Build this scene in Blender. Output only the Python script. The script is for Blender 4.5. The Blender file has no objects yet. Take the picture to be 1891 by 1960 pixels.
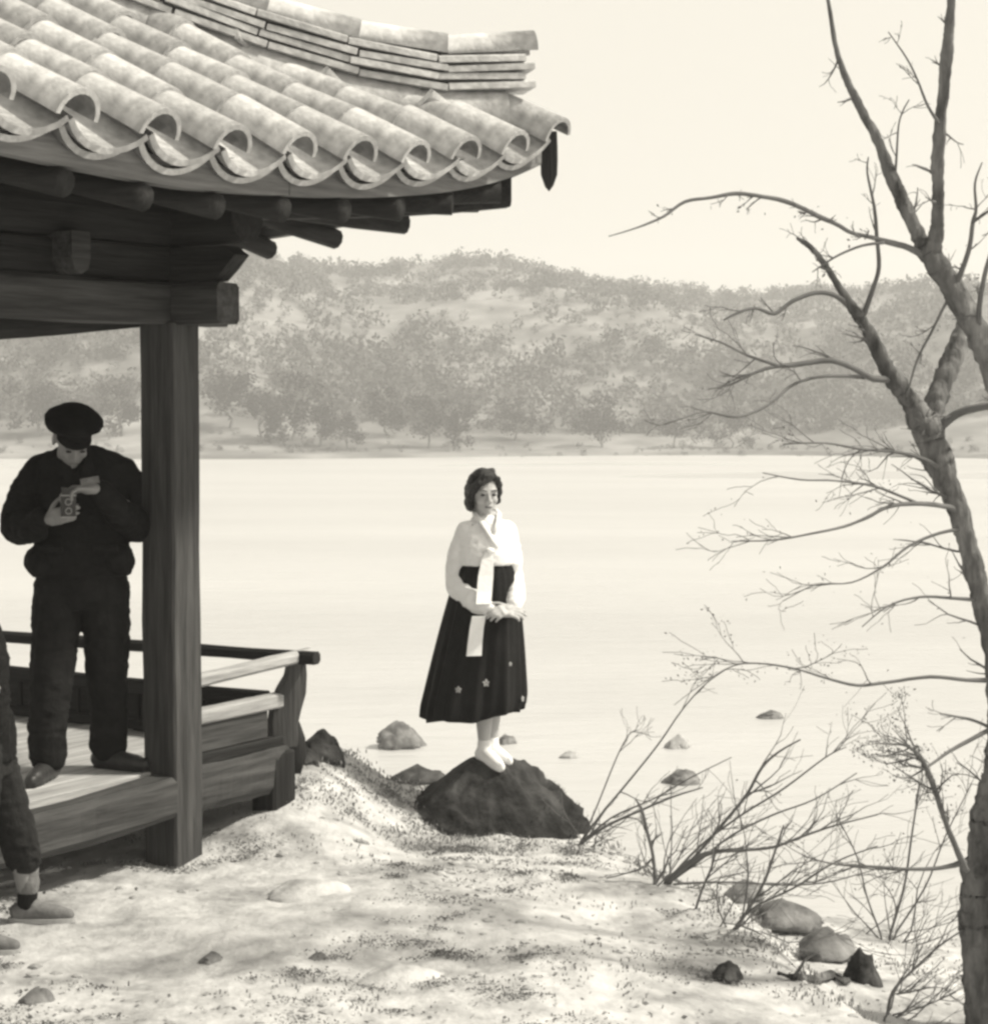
import bpy, bmesh, math, random
import numpy as np
from mathutils import Vector, Matrix, noise

SC = bpy.context.scene
COL = SC.collection
R = math.radians
# ------------------------------------------------------------------ camera
F_PX, CU, CV = 3860.0, 945.5, 980.0          # focal length and centre, in units of a 1891 px wide frame
PITCH = R(3.41)
CAM = Vector((0.0, 0.0, 2.1))
cam_data = bpy.data.cameras.new('camera')
cam_data.sensor_fit = 'HORIZONTAL'
cam_data.sensor_width = 36.0
cam_data.lens = 36.0 * F_PX / 1891.0
cam_data.clip_start, cam_data.clip_end = 0.1, 6000.0
cam = bpy.data.objects.new('camera', cam_data)
cam.location = CAM
cam.rotation_euler = (math.pi / 2 - PITCH, 0, 0)
COL.objects.link(cam)
SC.camera = cam
# ------------------------------------------------------------------ sky, sun, exposure (a toned black-and-white print: neutral things, cream light)
TINT = (1.0, 0.945, 0.825)
SUN_AZ, SUN_EL = R(88.0), R(48.0)           # azimuth from +Y towards +X
world = bpy.data.worlds.new('World')
SC.world = world
world.use_nodes = True
nt = world.node_tree
nt.nodes.clear()
sky = nt.nodes.new('ShaderNodeTexSky')
sky.sky_type = 'NISHITA'
sky.sun_disc = False
sky.sun_elevation = SUN_EL
sky.sun_rotation = SUN_AZ
sky.air_density, sky.dust_density, sky.ozone_density = 1.6, 6.0, 1.0
bw = nt.nodes.new('ShaderNodeRGBToBW')
mixc = nt.nodes.new('ShaderNodeMix'); mixc.data_type = 'FLOAT'      # thin even overcast over the clear sky
mixc.inputs[0].default_value = 0.78
mixc.inputs[3].default_value = 8.0
mul = nt.nodes.new('ShaderNodeVectorMath'); mul.operation = 'SCALE'
mul.inputs[0].default_value = TINT
bg = nt.nodes.new('ShaderNodeBackground')
bg.inputs['Strength'].default_value = 0.1
wo = nt.nodes.new('ShaderNodeOutputWorld')
nt.links.new(sky.outputs[0], bw.inputs[0])
nt.links.new(bw.outputs[0], mixc.inputs[2])
nt.links.new(mixc.outputs[0], mul.inputs['Scale'])
nt.links.new(mul.outputs[0], bg.inputs[0])
nt.links.new(bg.outputs[0], wo.inputs[0])
sun_data = bpy.data.lights.new('sun', 'SUN')
sun_data.energy = 4.2
sun_data.angle = R(5.0)      # sun through thin haze
sun_data.color = TINT
sun = bpy.data.objects.new('sun', sun_data)
sdir = Vector((math.sin(SUN_AZ) * math.cos(SUN_EL), math.cos(SUN_AZ) * math.cos(SUN_EL), math.sin(SUN_EL)))
sun.rotation_euler = (-sdir).to_track_quat('-Z', 'Y').to_euler()
COL.objects.link(sun)
vs = SC.view_settings
vs.view_transform, vs.look, vs.exposure, vs.gamma = 'Standard', 'None', 0.3, 1.0
SC.render.engine = 'CYCLES'
SC.cycles.max_bounces = 6
SC.cycles.volume_bounces = 1
SC.cycles.filter_width = 2.9                 # an old soft lens
SC.cycles.use_denoising = True


# ------------------------------------------------------------------ helpers
def at(u, v, Y):
    """a photo position (1891x1960 frame) at distance Y in front of the camera, as a point of the place"""
    f = Vector((0, math.cos(PITCH), -math.sin(PITCH))); up = Vector((0, math.sin(PITCH), math.cos(PITCH)))
    d = f + Vector((1, 0, 0)) * ((u - CU) / F_PX) + up * ((CV - v) / F_PX)
    return CAM + d * (Y / d.y)


def tag(o, label=None, cat=None, group=None, kind=None):
    if label: o['label'] = label
    if cat: o['category'] = cat
    if group: o['group'] = group
    if kind: o['kind'] = kind
    return o


def empty(name, loc=(0, 0, 0), rz=0.0):
    o = bpy.data.objects.new(name, None)
    o.empty_display_size = 0.1
    o.location = loc
    o.rotation_euler = (0, 0, rz)
    COL.objects.link(o)
    return o


def link(name, me, mat=None, parent=None, mw=None):
    o = bpy.data.objects.new(name, me)
    COL.objects.link(o)
    if mat is not None and len(me.materials) == 0:
        me.materials.append(mat)
    if parent is not None:
        o.parent = parent
    if mw is not None:
        o.matrix_local = mw
    return o


def smooth(me, on=True):
    me.polygons.foreach_set('use_smooth', [on] * len(me.polygons))
    me.update()


def nz(x, y, z=0.0):
    return noise.noise((x, y, z))


class MB:
    def __init__(s):
        s.v, s.f = [], []

    def quad_grid(s, pts, closed_u=False, closed_v=False):
        """pts[i][j] -> faces"""
        n, m = len(pts), len(pts[0])
        b = len(s.v)
        for row in pts:
            s.v.extend([tuple(p) for p in row])
        for i in range(n if closed_u else n - 1):
            for j in range(m if closed_v else m - 1):
                i2, j2 = (i + 1) % n, (j + 1) % m
                s.f.append((b + i * m + j, b + i2 * m + j, b + i2 * m + j2, b + i * m + j2))
        return b

    def box(s, lo, hi, M=None):
        b = len(s.v)
        P = [Vector((x, y, z)) for z in (lo[2], hi[2]) for y in (lo[1], hi[1]) for x in (lo[0], hi[0])]
        if M is not None: P = [M @ p for p in P]
        s.v.extend([tuple(p) for p in P])
        for q in ((0, 2, 3, 1), (4, 5, 7, 6), (0, 1, 5, 4), (2, 6, 7, 3), (0, 4, 6, 2), (1, 3, 7, 5)):
            s.f.append(tuple(b + k for k in q))

    def tube(s, P, Rr, n=6, caps=True, squash=1.0):
        P = [Vector(p) for p in P]
        if not isinstance(Rr, (list, tuple)): Rr = [Rr] * len(P)
        b = len(s.v)
        ref = None
        for i, p in enumerate(P):
            t = (P[min(i + 1, len(P) - 1)] - P[max(i - 1, 0)])
            if t.length < 1e-9: t = Vector((0, 0, 1))
            t.normalize()
            if ref is None:
                ref = t.cross(Vector((0.13, 0.21, 0.97)))
                if ref.length < 0.05: ref = t.cross(Vector((1, 0, 0)))
            ref = (ref - t * ref.dot(t)); ref.normalize()
            w = t.cross(ref)
            for k in range(n):
                a = 2 * math.pi * k / n
                s.v.append(tuple(p + (ref * math.cos(a) + w * math.sin(a) * squash) * Rr[i]))
        for i in range(len(P) - 1):
            for k in range(n):
                k2 = (k + 1) % n
                s.f.append((b + i * n + k, b + i * n + k2, b + (i + 1) * n + k2, b + (i + 1) * n + k))
        if caps:
            s.f.append(tuple(b + k for k in reversed(range(n))))
            e = b + (len(P) - 1) * n
            s.f.append(tuple(e + k for k in range(n)))

    def prism(s, poly, y0, y1, M=None):
        """polygon in (x,z), extruded along y"""
        b = len(s.v); n = len(poly)
        for y in (y0, y1):
            for x, z in poly:
                p = Vector((x, y, z))
                if M is not None: p = M @ p
                s.v.append(tuple(p))
        s.f.append(tuple(b + k for k in range(n)))
        s.f.append(tuple(b + n + k for k in reversed(range(n))))
        for k in range(n):
            k2 = (k + 1) % n
            s.f.append((b + k2, b + k, b + n + k, b + n + k2))

    def capsule(s, p0, r0, p1, r1, n=14, m=4, sq=1.0):
        """closed, round-ended tapered limb"""
        p0, p1 = Vector(p0), Vector(p1)
        t = (p1 - p0)
        L = t.length
        if L < 1e-6: t, L = Vector((0, 0, 1)), 1e-6
        t = t / L
        P, Q = [], []
        for i in range(m + 1):
            a = math.pi / 2 * (1 - i / m)
            P.append(p0 - t * (r0 * math.sin(a))); Q.append(max(r0 * math.cos(a), 1e-4))
        for i in range(m + 1):
            a = math.pi / 2 * (i / m)
            P.append(p1 + t * (r1 * math.sin(a))); Q.append(max(r1 * math.cos(a), 1e-4))
        # tube with fixed tangent
        ref = t.cross(Vector((0.13, 0.21, 0.97)))
        if ref.length < 0.05: ref = t.cross(Vector((1, 0, 0)))
        ref.normalize(); w = t.cross(ref)
        b = len(s.v)
        for p, r in zip(P, Q):
            for k in range(n):
                a = 2 * math.pi * k / n
                s.v.append(tuple(p + (ref * math.cos(a) + w * math.sin(a) * sq) * r))
        for i in range(len(P) - 1):
            for k in range(n):
                k2 = (k + 1) % n
                s.f.append((b + i * n + k, b + i * n + k2, b + (i + 1) * n + k2, b + (i + 1) * n + k))
        s.f.append(tuple(b + k for k in reversed(range(n))))
        e = b + (len(P) - 1) * n
        s.f.append(tuple(e + k for k in range(n)))

    def chain(s, P, Rr, n=14):
        for i in range(len(P) - 1):
            s.capsule(P[i], Rr[i], P[i + 1], Rr[i + 1], n)

    def ell(s, c, r, M=None, n=16, m=10):
        """ellipsoid"""
        rows = []
        b = len(s.v)
        for i in range(m + 1):
            a = -math.pi / 2 + math.pi * i / m
            for k in range(n):
                q = 2 * math.pi * k / n
                ca = max(math.cos(a), 0.01)
                p = Vector((r[0] * ca * math.cos(q), r[1] * ca * math.sin(q), r[2] * math.sin(a)))
                if M is not None: p = M @ p
                s.v.append(tuple(p + Vector(c)))
        for i in range(m):
            for k in range(n):
                k2 = (k + 1) % n
                s.f.append((b + i * n + k, b + i * n + k2, b + (i + 1) * n + k2, b + (i + 1) * n + k))
        s.f.append(tuple(b + k for k in reversed(range(n))))
        s.f.append(tuple(b + m * n + k for k in range(n)))

    def loft(s, rings, n=24):
        """closed stack of ellipses: (cx, cy, z, rx, ry)"""
        b = len(s.v)
        for (cx, cy, z, rx, ry) in rings:
            for k in range(n):
                a = 2 * math.pi * k / n
                s.v.append((cx + rx * math.cos(a), cy + ry * math.sin(a), z))
        for i in range(len(rings) - 1):
            for k in range(n):
                k2 = (k + 1) % n
                s.f.append((b + i * n + k, b + i * n + k2, b + (i + 1) * n + k2, b + (i + 1) * n + k))
        s.f.append(tuple(b + k for k in reversed(range(n))))
        e = b + (len(rings) - 1) * n
        s.f.append(tuple(e + k for k in range(n)))

    def transform(s, M, start=0):
        for i in range(start, len(s.v)):
            s.v[i] = tuple(M @ Vector(s.v[i]))

    def mesh(s, name):
        me = bpy.data.meshes.new(name)
        me.from_pydata(s.v, [], s.f)
        me.update()
        return me

    def build(s, name, mat, parent=None, sm=False, bevel=0.0):
        me = s.mesh(name)
        if bevel > 0:
            bm = bmesh.new(); bm.from_mesh(me)
            bmesh.ops.recalc_face_normals(bm, faces=bm.faces)
            bmesh.ops.bevel(bm, geom=list(bm.edges), offset=bevel, segments=1, affect='EDGES', profile=0.5)
            bm.to_mesh(me); bm.free()
        if sm: smooth(me)
        return link(name, me, mat, parent)

    def remesh(s, name, mat, parent=None, voxel=0.006, it=4, fac=0.5):
        """weld all closed pieces into ONE continuous surface"""
        me = s.mesh(name + '_raw')
        o = bpy.data.objects.new(name + '_raw', me)
        COL.objects.link(o)
        m = o.modifiers.new('r', 'REMESH'); m.mode = 'VOXEL'; m.voxel_size = voxel
        if it:
            k = o.modifiers.new('s', 'SMOOTH'); k.factor = fac; k.iterations = it
        dg = bpy.context.evaluated_depsgraph_get()
        me2 = bpy.data.meshes.new_from_object(o.evaluated_get(dg))
        me2.name = name
        bpy.data.objects.remove(o); bpy.data.meshes.remove(me)
        smooth(me2)
        return link(name, me2, mat, parent)


def np_mesh(name, V, F, mat, parent=None, sm=False):
    """V (n,3) array, F (m,k) array"""
    V = np.asarray(V, dtype=np.float32); F = np.asarray(F, dtype=np.int32)
    me = bpy.data.meshes.new(name)
    k = F.shape[1]
    me.vertices.add(len(V)); me.vertices.foreach_set('co', V.ravel())
    me.loops.add(F.size); me.loops.foreach_set('vertex_index', F.ravel())
    me.polygons.add(len(F)); me.polygons.foreach_set('loop_start', np.arange(0, F.size, k, dtype=np.int32))
    me.update(calc_edges=True); me.validate()
    if sm: smooth(me)
    return link(name, me, mat, parent)


def leaf_quads(C, size, rng, flat=0.0):
    """one small randomly turned leaf quad at every centre C (n,3)"""
    n = len(C)
    a = rng.normal(size=(n, 3)); a[:, 2] *= (1 - flat); a /= np.linalg.norm(a, axis=1)[:, None] + 1e-9
    b = rng.normal(size=(n, 3)); b -= a * (a * b).sum(1)[:, None]; b /= np.linalg.norm(b, axis=1)[:, None] + 1e-9
    s = (np.asarray(size) * (0.6 + 0.8 * rng.random(n)))[:, None]
    V = np.empty((n, 4, 3))
    V[:, 0] = C - a * s - b * s * .15; V[:, 1] = C - b * s * .55; V[:, 2] = C + a * s + b * s * .1; V[:, 3] = C + b * s * .5
    F = np.arange(n * 4).reshape(n, 4)
    return V.reshape(-1, 3), F


# ------------------------------------------------------------------ materials (neutral greys: the print has no hue of its own but the tone of the light)
def mat(name, g, rough=0.8, var=0.25, scale=6.0, bump=0.0, bscale=40.0, spec=0.25, stretch=(1, 1, 1), rnd=0.0, detail=6.0, var2=None, metallic=0.0, lo_hi=(0.3, 0.7)):
    m = bpy.data.materials.new(name)
    m.use_nodes = True
    t = m.node_tree; N = t.nodes; L = t.links
    p = N['Principled BSDF']
    p.inputs['Roughness'].default_value = rough
    p.inputs['Specular IOR Level'].default_value = spec
    p.inputs['Metallic'].default_value = metallic
    tc = N.new('ShaderNodeTexCoord')
    mp = N.new('ShaderNodeMapping'); mp.inputs['Scale'].default_value = stretch
    L.new(tc.outputs['Object'], mp.inputs[0])
    n1 = N.new('ShaderNodeTexNoise'); n1.inputs['Scale'].default_value = scale; n1.inputs['Detail'].default_value = detail
    n1.inputs['Roughness'].default_value = 0.62
    L.new(mp.outputs[0], n1.inputs['Vector'])
    mr = N.new('ShaderNodeMapRange')
    mr.inputs[1].default_value, mr.inputs[2].default_value = lo_hi
    mr.inputs[3].default_value, mr.inputs[4].default_value = g * (1 - var), g * (1 + var)
    L.new(n1.outputs['Fac'], mr.inputs[0])
    src = mr.outputs[0]
    if var2:
        sc2, amt = var2
        n2 = N.new('ShaderNodeTexNoise'); n2.inputs['Scale'].default_value = sc2; n2.inputs['Detail'].default_value = 3.0
        L.new(mp.outputs[0], n2.inputs['Vector'])
        m2 = N.new('ShaderNodeMapRange'); m2.inputs[1].default_value, m2.inputs[2].default_value = 0.35, 0.65
        m2.inputs[3].default_value, m2.inputs[4].default_value = 1 - amt, 1 + amt
        L.new(n2.outputs['Fac'], m2.inputs[0])
        mu = N.new('ShaderNodeMath'); mu.operation = 'MULTIPLY'
        L.new(src, mu.inputs[0]); L.new(m2.outputs[0], mu.inputs[1]); src = mu.outputs[0]
    if rnd:
        oi = N.new('ShaderNodeObjectInfo')
        m3 = N.new('ShaderNodeMapRange'); m3.inputs[3].default_value, m3.inputs[4].default_value = 1 - rnd, 1 + rnd
        L.new(oi.outputs['Random'], m3.inputs[0])
        mu = N.new('ShaderNodeMath'); mu.operation = 'MULTIPLY'
        L.new(src, mu.inputs[0]); L.new(m3.outputs[0], mu.inputs[1]); src = mu.outputs[0]
    cb = N.new('ShaderNodeCombineColor')
    for k in range(3): L.new(src, cb.inputs[k])
    L.new(cb.outputs[0], p.inputs['Base Color'])
    if bump:
        n3 = N.new('ShaderNodeTexNoise'); n3.inputs['Scale'].default_value = bscale; n3.inputs['Detail'].default_value = 5.0
        L.new(mp.outputs[0], n3.inputs['Vector'])
        bp = N.new('ShaderNodeBump'); bp.inputs['Strength'].default_value = bump; bp.inputs['Distance'].default_value = 0.02
        L.new(n3.outputs['Fac'], bp.inputs['Height']); L.new(bp.outputs[0], p.inputs['Normal'])
    return m


M_ground = mat('sandy_earth', 0.365, 0.95, 0.34, 2.0, 0.6, 24, 0.05, var2=(9.0, 0.15), lo_hi=(0.33, 0.52))
M_sand = mat('pale_river_sand', 0.40, 0.95, 0.15, 0.02, 0.0, spec=0.05)
M_hill = mat('hillside_soil', 0.19, 0.95, 0.4, 0.03, 0.0, spec=0.0, var2=(0.12, 0.25))
M_scrub = mat('hillside_foliage', 0.12, 0.9, 0.4, 0.06, 0.0, spec=0.0)
M_pine = mat('shore_tree_foliage', 0.035, 0.9, 0.35, 0.5, 0.0, spec=0.0)
M_wood = {}
for ax, st in (('x', (0.6, 9, 9)), ('y', (9, 0.6, 9)), ('z', (9, 9, 0.6))):
    M_wood[ax] = mat('weathered_wood_' + ax, 0.052, 0.75, 0.5, 4.0, 0.35, 9, 0.25, stretch=st, var2=(1.2, 0.25))
    M_wood['p' + ax] = mat('pale_wood_' + ax, 0.36, 0.8, 0.35, 5.0, 0.3, 9, 0.2, stretch=st, var2=(1.6, 0.2))  # sunlight on floor and near rails put into this paler wood
    M_wood['d' + ax] = mat('dark_wood_' + ax, 0.020, 0.8, 0.45, 4.0, 0.35, 9, 0.2, stretch=st, var2=(1.2, 0.25))  # shade under the roof put into this darker wood's colour
M_tile = mat('fired_clay_tile', 0.46, 0.75, 0.24, 7.0, 0.25, 50, 0.3, rnd=0.16, var2=(26, 0.14))
M_plaster = mat('roof_earth_fill', 0.24, 0.95, 0.3, 9.0, 0.4, 40, 0.05)
M_rock = mat('dark_mossy_rock', 0.045, 0.95, 0.6, 7.0, 0.6, 30, 0.1, var2=(3.0, 0.4))
M_stone = mat('grey_stone', 0.16, 0.9, 0.5, 6.0, 0.5, 30, 0.1, var2=(2.5, 0.3))
M_pstone = mat('pale_stone', 0.38, 0.9, 0.3, 6.0, 0.4, 30, 0.1)
M_bark = mat('grey_bark', 0.14, 0.9, 0.65, 16.0, 1.0, 34, 0.05, stretch=(1, 1, 0.3), var2=(5, 0.35))
M_twig = mat('twig_bark', 0.15, 0.9, 0.3, 5.0, 0, spec=0.1)
M_dry = mat('dry_leaf', 0.17, 0.9, 0.4, 9.0, 0, spec=0.05)
M_straw = mat('dry_straw', 0.27, 0.9, 0.35, 9.0, 0, spec=0.05)
M_fascia = {k: mat('eave_wood_' + k, 0.17, 0.8, 0.35, 4.0, 0.3, 9, 0.2, stretch=st, var2=(1.2, 0.2)) for k, st in (('x', (0.6, 9, 9)), ('y', (9, 0.6, 9)))}
M_moss = mat('dark_grass', 0.05, 0.9, 0.4, 9.0, 0, spec=0.05)
# ------------------------------------------------------------------ near ground: a flat-topped bluff with a broken edge
EDGE = np.array([(-40, 15), (-8, 13.8), (-3.6, 12.9), (-1.7, 11.4), (-1.0, 10.9), (-.55, 10.75), (-.1, 11.1), (.38, 11.05), (.56, 10.2),
                 (.78, 9.45), (.99, 8.75), (1.07, 8.2), (1.12, 7.7), (1.3, 7.0), (1.7, 6.0), (2.3, 4.5), (3, 1), (4, -12), (6, -40), (-40, -40)], dtype=float)


def edge_dist(X, Y):
    """signed distance to the plateau outline, positive outside"""
    X = np.asarray(X, float); Y = np.asarray(Y, float)
    d = np.full(X.shape, 1e9); ins = np.zeros(X.shape, bool)
    n = len(EDGE)
    for i in range(n):
        ax, ay = EDGE[i]; bx, by = EDGE[(i + 1) % n]
        ex, ey = bx - ax, by - ay
        t = np.clip(((X - ax) * ex + (Y - ay) * ey) / (ex * ex + ey * ey), 0, 1)
        d = np.minimum(d, np.hypot(X - ax - t * ex, Y - ay - t * ey))
        c = ((ay > Y) != (by > Y)) & (X < (bx - ax) * (Y - ay) / (by - ay + 1e-12) + ax)
        ins ^= c
    return np.where(ins, -d, d)


def sstep(a, b, x):
    t = np.clip((x - a) / (b - a), 0, 1)
    return t * t * (3 - 2 * t)


def ground_base(X, Y):
    d = edge_dist(X, Y)
    z = 0.20 * np.exp(-(((X + 1.0) / .45) ** 2 + ((Y - 10.1) / .75) ** 2)) + .10 * sstep(10.2, 10.9, Y) * sstep(-.1, -.5, X) - 0.15 * sstep(-.9, -.35, X) * sstep(8.6, 9.8, Y) - .10 * sstep(.0, 1.0, X)
    z = z + 0.05 * sstep(7.5, 5.0, Y)
    drop = 0.30 * sstep(-0.06, 0.38, d) + 0.15 * np.maximum(d - 0.3, 0) + 0.38 * np.maximum(d - 4.0, 0) + .35 * np.maximum(Y - 10.6, 0) * sstep(0.0, .5, d)
    z = z - drop
    return np.maximum(z, -9.0)


def ground_noise(x, y):
    f = 1.0 / (1.0 + max(0.0, abs(x) - 5) * .2 + max(0.0, abs(y - 9) - 7) * .2)
    a = .045 * nz(x * 1.1, y * 1.1, 3.1) + .022 * nz(x * 3.3, y * 3.3, 7.7) + .012 * nz(x * 8.5, y * 8.5, 1.7) + .006 * nz(x * 21, y * 21, 4.2)
    return a * (.35 + .65 * f)


EDGE_L = EDGE.tolist()


def ss1(a, b, x):
    t = min(1.0, max(0.0, (x - a) / (b - a)))
    return t * t * (3 - 2 * t)


def gz(x, y):
    """height of the ground at one spot"""
    d2, ins, n = 1e18, False, len(EDGE_L)
    for i in range(n):
        ax, ay = EDGE_L[i]; bx, by = EDGE_L[i + 1 - n]
        ex, ey = bx - ax, by - ay
        t = min(1.0, max(0.0, ((x - ax) * ex + (y - ay) * ey) / (ex * ex + ey * ey)))
        d2 = min(d2, (x - ax - t * ex) ** 2 + (y - ay - t * ey) ** 2)
        if (ay > y) != (by > y) and x < ex * (y - ay) / (ey + 1e-12) + ax: ins = not ins
    d = math.sqrt(d2) * (-1 if ins else 1)
    z = 0.20 * math.exp(-(((x + 1.0) / .45) ** 2 + ((y - 10.1) / .75) ** 2)) + .10 * ss1(10.2, 10.9, y) * ss1(-.1, -.5, x) - 0.15 * ss1(-.9, -.35, x) * ss1(8.6, 9.8, y) - .10 * ss1(.0, 1.0, x)
    z += 0.05 * ss1(7.5, 5.0, y)
    z -= 0.30 * ss1(-0.06, 0.38, d) + 0.15 * max(d - 0.3, 0) + 0.38 * max(d - 4.0, 0) + .35 * max(y - 10.6, 0) * ss1(0.0, .5, d)
    return max(z, -9.0) + ground_noise(x, y)


def axis(lo, a, b, hi, step, grow=1.25):
    c = list(np.arange(a, b + 1e-6, step))
    s, x = step, a
    left = []
    while x > lo:
        s *= grow; x -= s; left.append(max(x, lo))
    s, x = step, b
    right = []
    while x < hi:
        s *= grow; x += s; right.append(min(x, hi))
    return np.array(left[::-1] + c + right)


gx, gy = axis(-40, -3.2, 4.2, 60, .033), axis(-40, 6.2, 12.0, 40, .033)
X, Y = np.meshgrid(gx, gy)
Z = ground_base(X, Y)
Zf = Z.ravel(); Xf, Yf = X.ravel(), Y.ravel()
Zf = Zf + np.array([ground_noise(x, y) for x, y in zip(Xf.tolist(), Yf.tolist())])
ny_, nx_ = X.shape
idx = np.arange(ny_ * nx_).reshape(ny_, nx_)
Fq = np.stack([idx[:-1, :-1].ravel(), idx[:-1, 1:].ravel(), idx[1:, 1:].ravel(), idx[1:, :-1].ravel()], 1)
ground = np_mesh('ground', np.stack([Xf, Yf, Zf], 1), Fq, M_ground, sm=True)
tag(ground, 'pale trampled sandy ground of the river bluff', kind='structure')

# ------------------------------------------------------------------ river
WATER_Z = -6.0
mw = bpy.data.materials.new('pale_river_water'); mw.use_nodes = True  # sky's reflection on the water put into the pale base colour
t = mw.node_tree; p = t.nodes['Principled BSDF']
p.inputs['Base Color'].default_value = (0.5, 0.5, 0.5, 1)
p.inputs['Roughness'].default_value = 0.35
p.inputs['IOR'].default_value = 1.33
tc = t.nodes.new('ShaderNodeTexCoord'); mp = t.nodes.new('ShaderNodeMapping'); mp.inputs['Scale'].default_value = (0.25, 0.9, 1)
nn = t.nodes.new('ShaderNodeTexNoise'); nn.inputs['Scale'].default_value = 1.4; nn.inputs['Detail'].default_value = 6
bp = t.nodes.new('ShaderNodeBump'); bp.inputs['Strength'].default_value = 0.5; bp.inputs['Distance'].default_value = 0.35
t.links.new(tc.outputs['Object'], mp.inputs[0]); t.links.new(mp.outputs[0], nn.inputs['Vector'])
t.links.new(nn.outputs[0], bp.inputs['Height']); t.links.new(bp.outputs[0], p.inputs['Normal'])
n2 = t.nodes.new('ShaderNodeTexNoise'); n2.inputs['Scale'].default_value = 0.05; n2.inputs['Detail'].default_value = 4
mp2 = t.nodes.new('ShaderNodeMapping'); mp2.inputs['Scale'].default_value = (0.35, 1.6, 1)
mr = t.nodes.new('ShaderNodeMapRange'); mr.inputs[1].default_value, mr.inputs[2].default_value = .35, .65
mr.inputs[3].default_value, mr.inputs[4].default_value = .42, .475
cb = t.nodes.new('ShaderNodeCombineColor')
t.links.new(tc.outputs['Object'], mp2.inputs[0]); t.links.new(mp2.outputs[0], n2.inputs['Vector']); t.links.new(n2.outputs[0], mr.inputs[0])
for k in range(3): t.links.new(mr.outputs[0], cb.inputs[k])
t.links.new(cb.outputs[0], p.inputs['Base Color'])
b = MB()
b.v = [(-900, 11, WATER_Z), (900, 11, WATER_Z), (900, 400, WATER_Z), (-900, 400, WATER_Z)]; b.f = [(0, 1, 2, 3)]
river = b.build('river', mw)
tag(river, 'wide pale river below the bluff', kind='structure')

# ------------------------------------------------------------------ far bank and hills
RIDGE = [(-900, 640), (-500, 600), (0, 560), (250, 530), (430, 502), (540, 492), (620, 515), (700, 534), (800, 534), (870, 514), (960, 506),
         (1050, 513), (1150, 534), (1270, 565), (1380, 582), (1480, 575), (1600, 568), (1750, 562), (1900, 572), (2300, 560), (2900, 600)]
RX = np.array([(u - CU) * 480 / F_PX for u, v in RIDGE]); RZ = np.array([CAM.z + (750 - v) * 480 / F_PX for u, v in RIDGE])


def hill_z(X, Y):
    crest = np.interp(X * 480 / 480, RX, RZ)
    shore = 243 + 8 * np.sin(X * .021 + 1.0) + 5 * np.sin(X * .057) - 26 * sstep(35, 120, X)
    k = (Y - shore)
    bank = WATER_Z - 1.0 + 1.5 * sstep(-3, 6, k) + 1.6 * sstep(14, 40, k)
    ramp = sstep(18, 480 - 243, k) ** 0.82
    # a nearer spur at the left and a spur at the right
    spur = 13.0 * np.exp(-((X + 62) / 34) ** 2) * np.exp(-((Y - 345) / 45) ** 2) + 9 * np.exp(-((X - 18) / 26) ** 2) * np.exp(-((Y - 360) / 40) ** 2) \
        + 10 * np.exp(-((X - 95) / 40) ** 2) * np.exp(-((Y - 330) / 40) ** 2)
    back = 1 - sstep(490, 760, Y)
    return bank + (crest + 3.5) * ramp * (.25 + .75 * back) + spur * sstep(20, 60, k)


hx = axis(-700, -150, 150, 700, 3.0, 1.15); hy = axis(225, 232, 520, 900, 3.0, 1.2)
X, Y = np.meshgrid(hx, hy)
Zf = hill_z(X, Y).ravel(); Xf, Yf = X.ravel(), Y.ravel()
Zf = Zf + np.array([min(1, max(0, (y - 262) / 60)) * (2.6 * nz(x * .03, y * .03, 5) + 1.3 * nz(x * .09, y * .09, 9)) for x, y in zip(Xf.tolist(), Yf.tolist())])
ny_, nx_ = X.shape
idx = np.arange(ny_ * nx_).reshape(ny_, nx_)
Fq = np.stack([idx[:-1, :-1].ravel(), idx[:-1, 1:].ravel(), idx[1:, 1:].ravel(), idx[1:, :-1].ravel()], 1)
hill = np_mesh('hill', np.stack([Xf, Yf, Zf], 1), Fq, M_hill, sm=True)
tag(hill, 'low scrub-covered hills across the river', kind='structure')


def hz(x, y):
    return float(hill_z(np.array([x]), np.array([y]))[0]) + min(1, max(0, (y - 262) / 60)) * (2.6 * nz(x * .03, y * .03, 5) + 1.3 * nz(x * .09, y * .09, 9))


# hillside wood: one uncountable mass
rng = np.random.default_rng(5)
random.seed(5)
cs, sz = [], []
while len(cs) < 7000:
    y = 282 + 236 * rng.random() ** 1.2
    x = (rng.random() - .5) * 2 * (.29 * y + 25)
    dn = .60 + .9 * nz(x * .028, y * .03, 2.0) + .6 * nz(x * .11, y * .1, 6.0) + .40 * max(0, (330 - y) / 50)
    if rng.random() > dn: continue
    h = (.8 + 3.0 * rng.random() ** 2.4) * (1.2 if y < 330 else 1.0)
    cs.append((x, y, hz(x, y) + h * .5)); sz.append(h)
for k in range(420):                                # low bushes along the strand
    y = 250 + 22 * rng.random() ** 1.3; x = (rng.random() - .5) * 2 * .29 * y
    if nz(x * .05, y * .2, 4) < -.05: continue
    h = .35 + .9 * rng.random() ** 2
    cs.append((x, y, hz(x, y) + h * .4)); sz.append(h)
cs = np.array(cs); sz = np.array(sz)
K = 60
off = rng.normal(size=(len(cs), K, 3)); off /= np.linalg.norm(off, axis=2)[:, :, None]
off *= (rng.random((len(cs), K, 1)) ** .5) * np.array([.62, .62, .55])
C = (cs[:, None, :] + off * sz[:, None, None]).reshape(-1, 3)
S = np.repeat(sz * .115, K)
V, Fq = leaf_quads(C, S, rng)
wood = np_mesh('hillside_scrub', V, Fq, M_scrub)
tag(wood, 'scrub and small pines covering the far hillside', 'scrub', kind='stuff')


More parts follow.
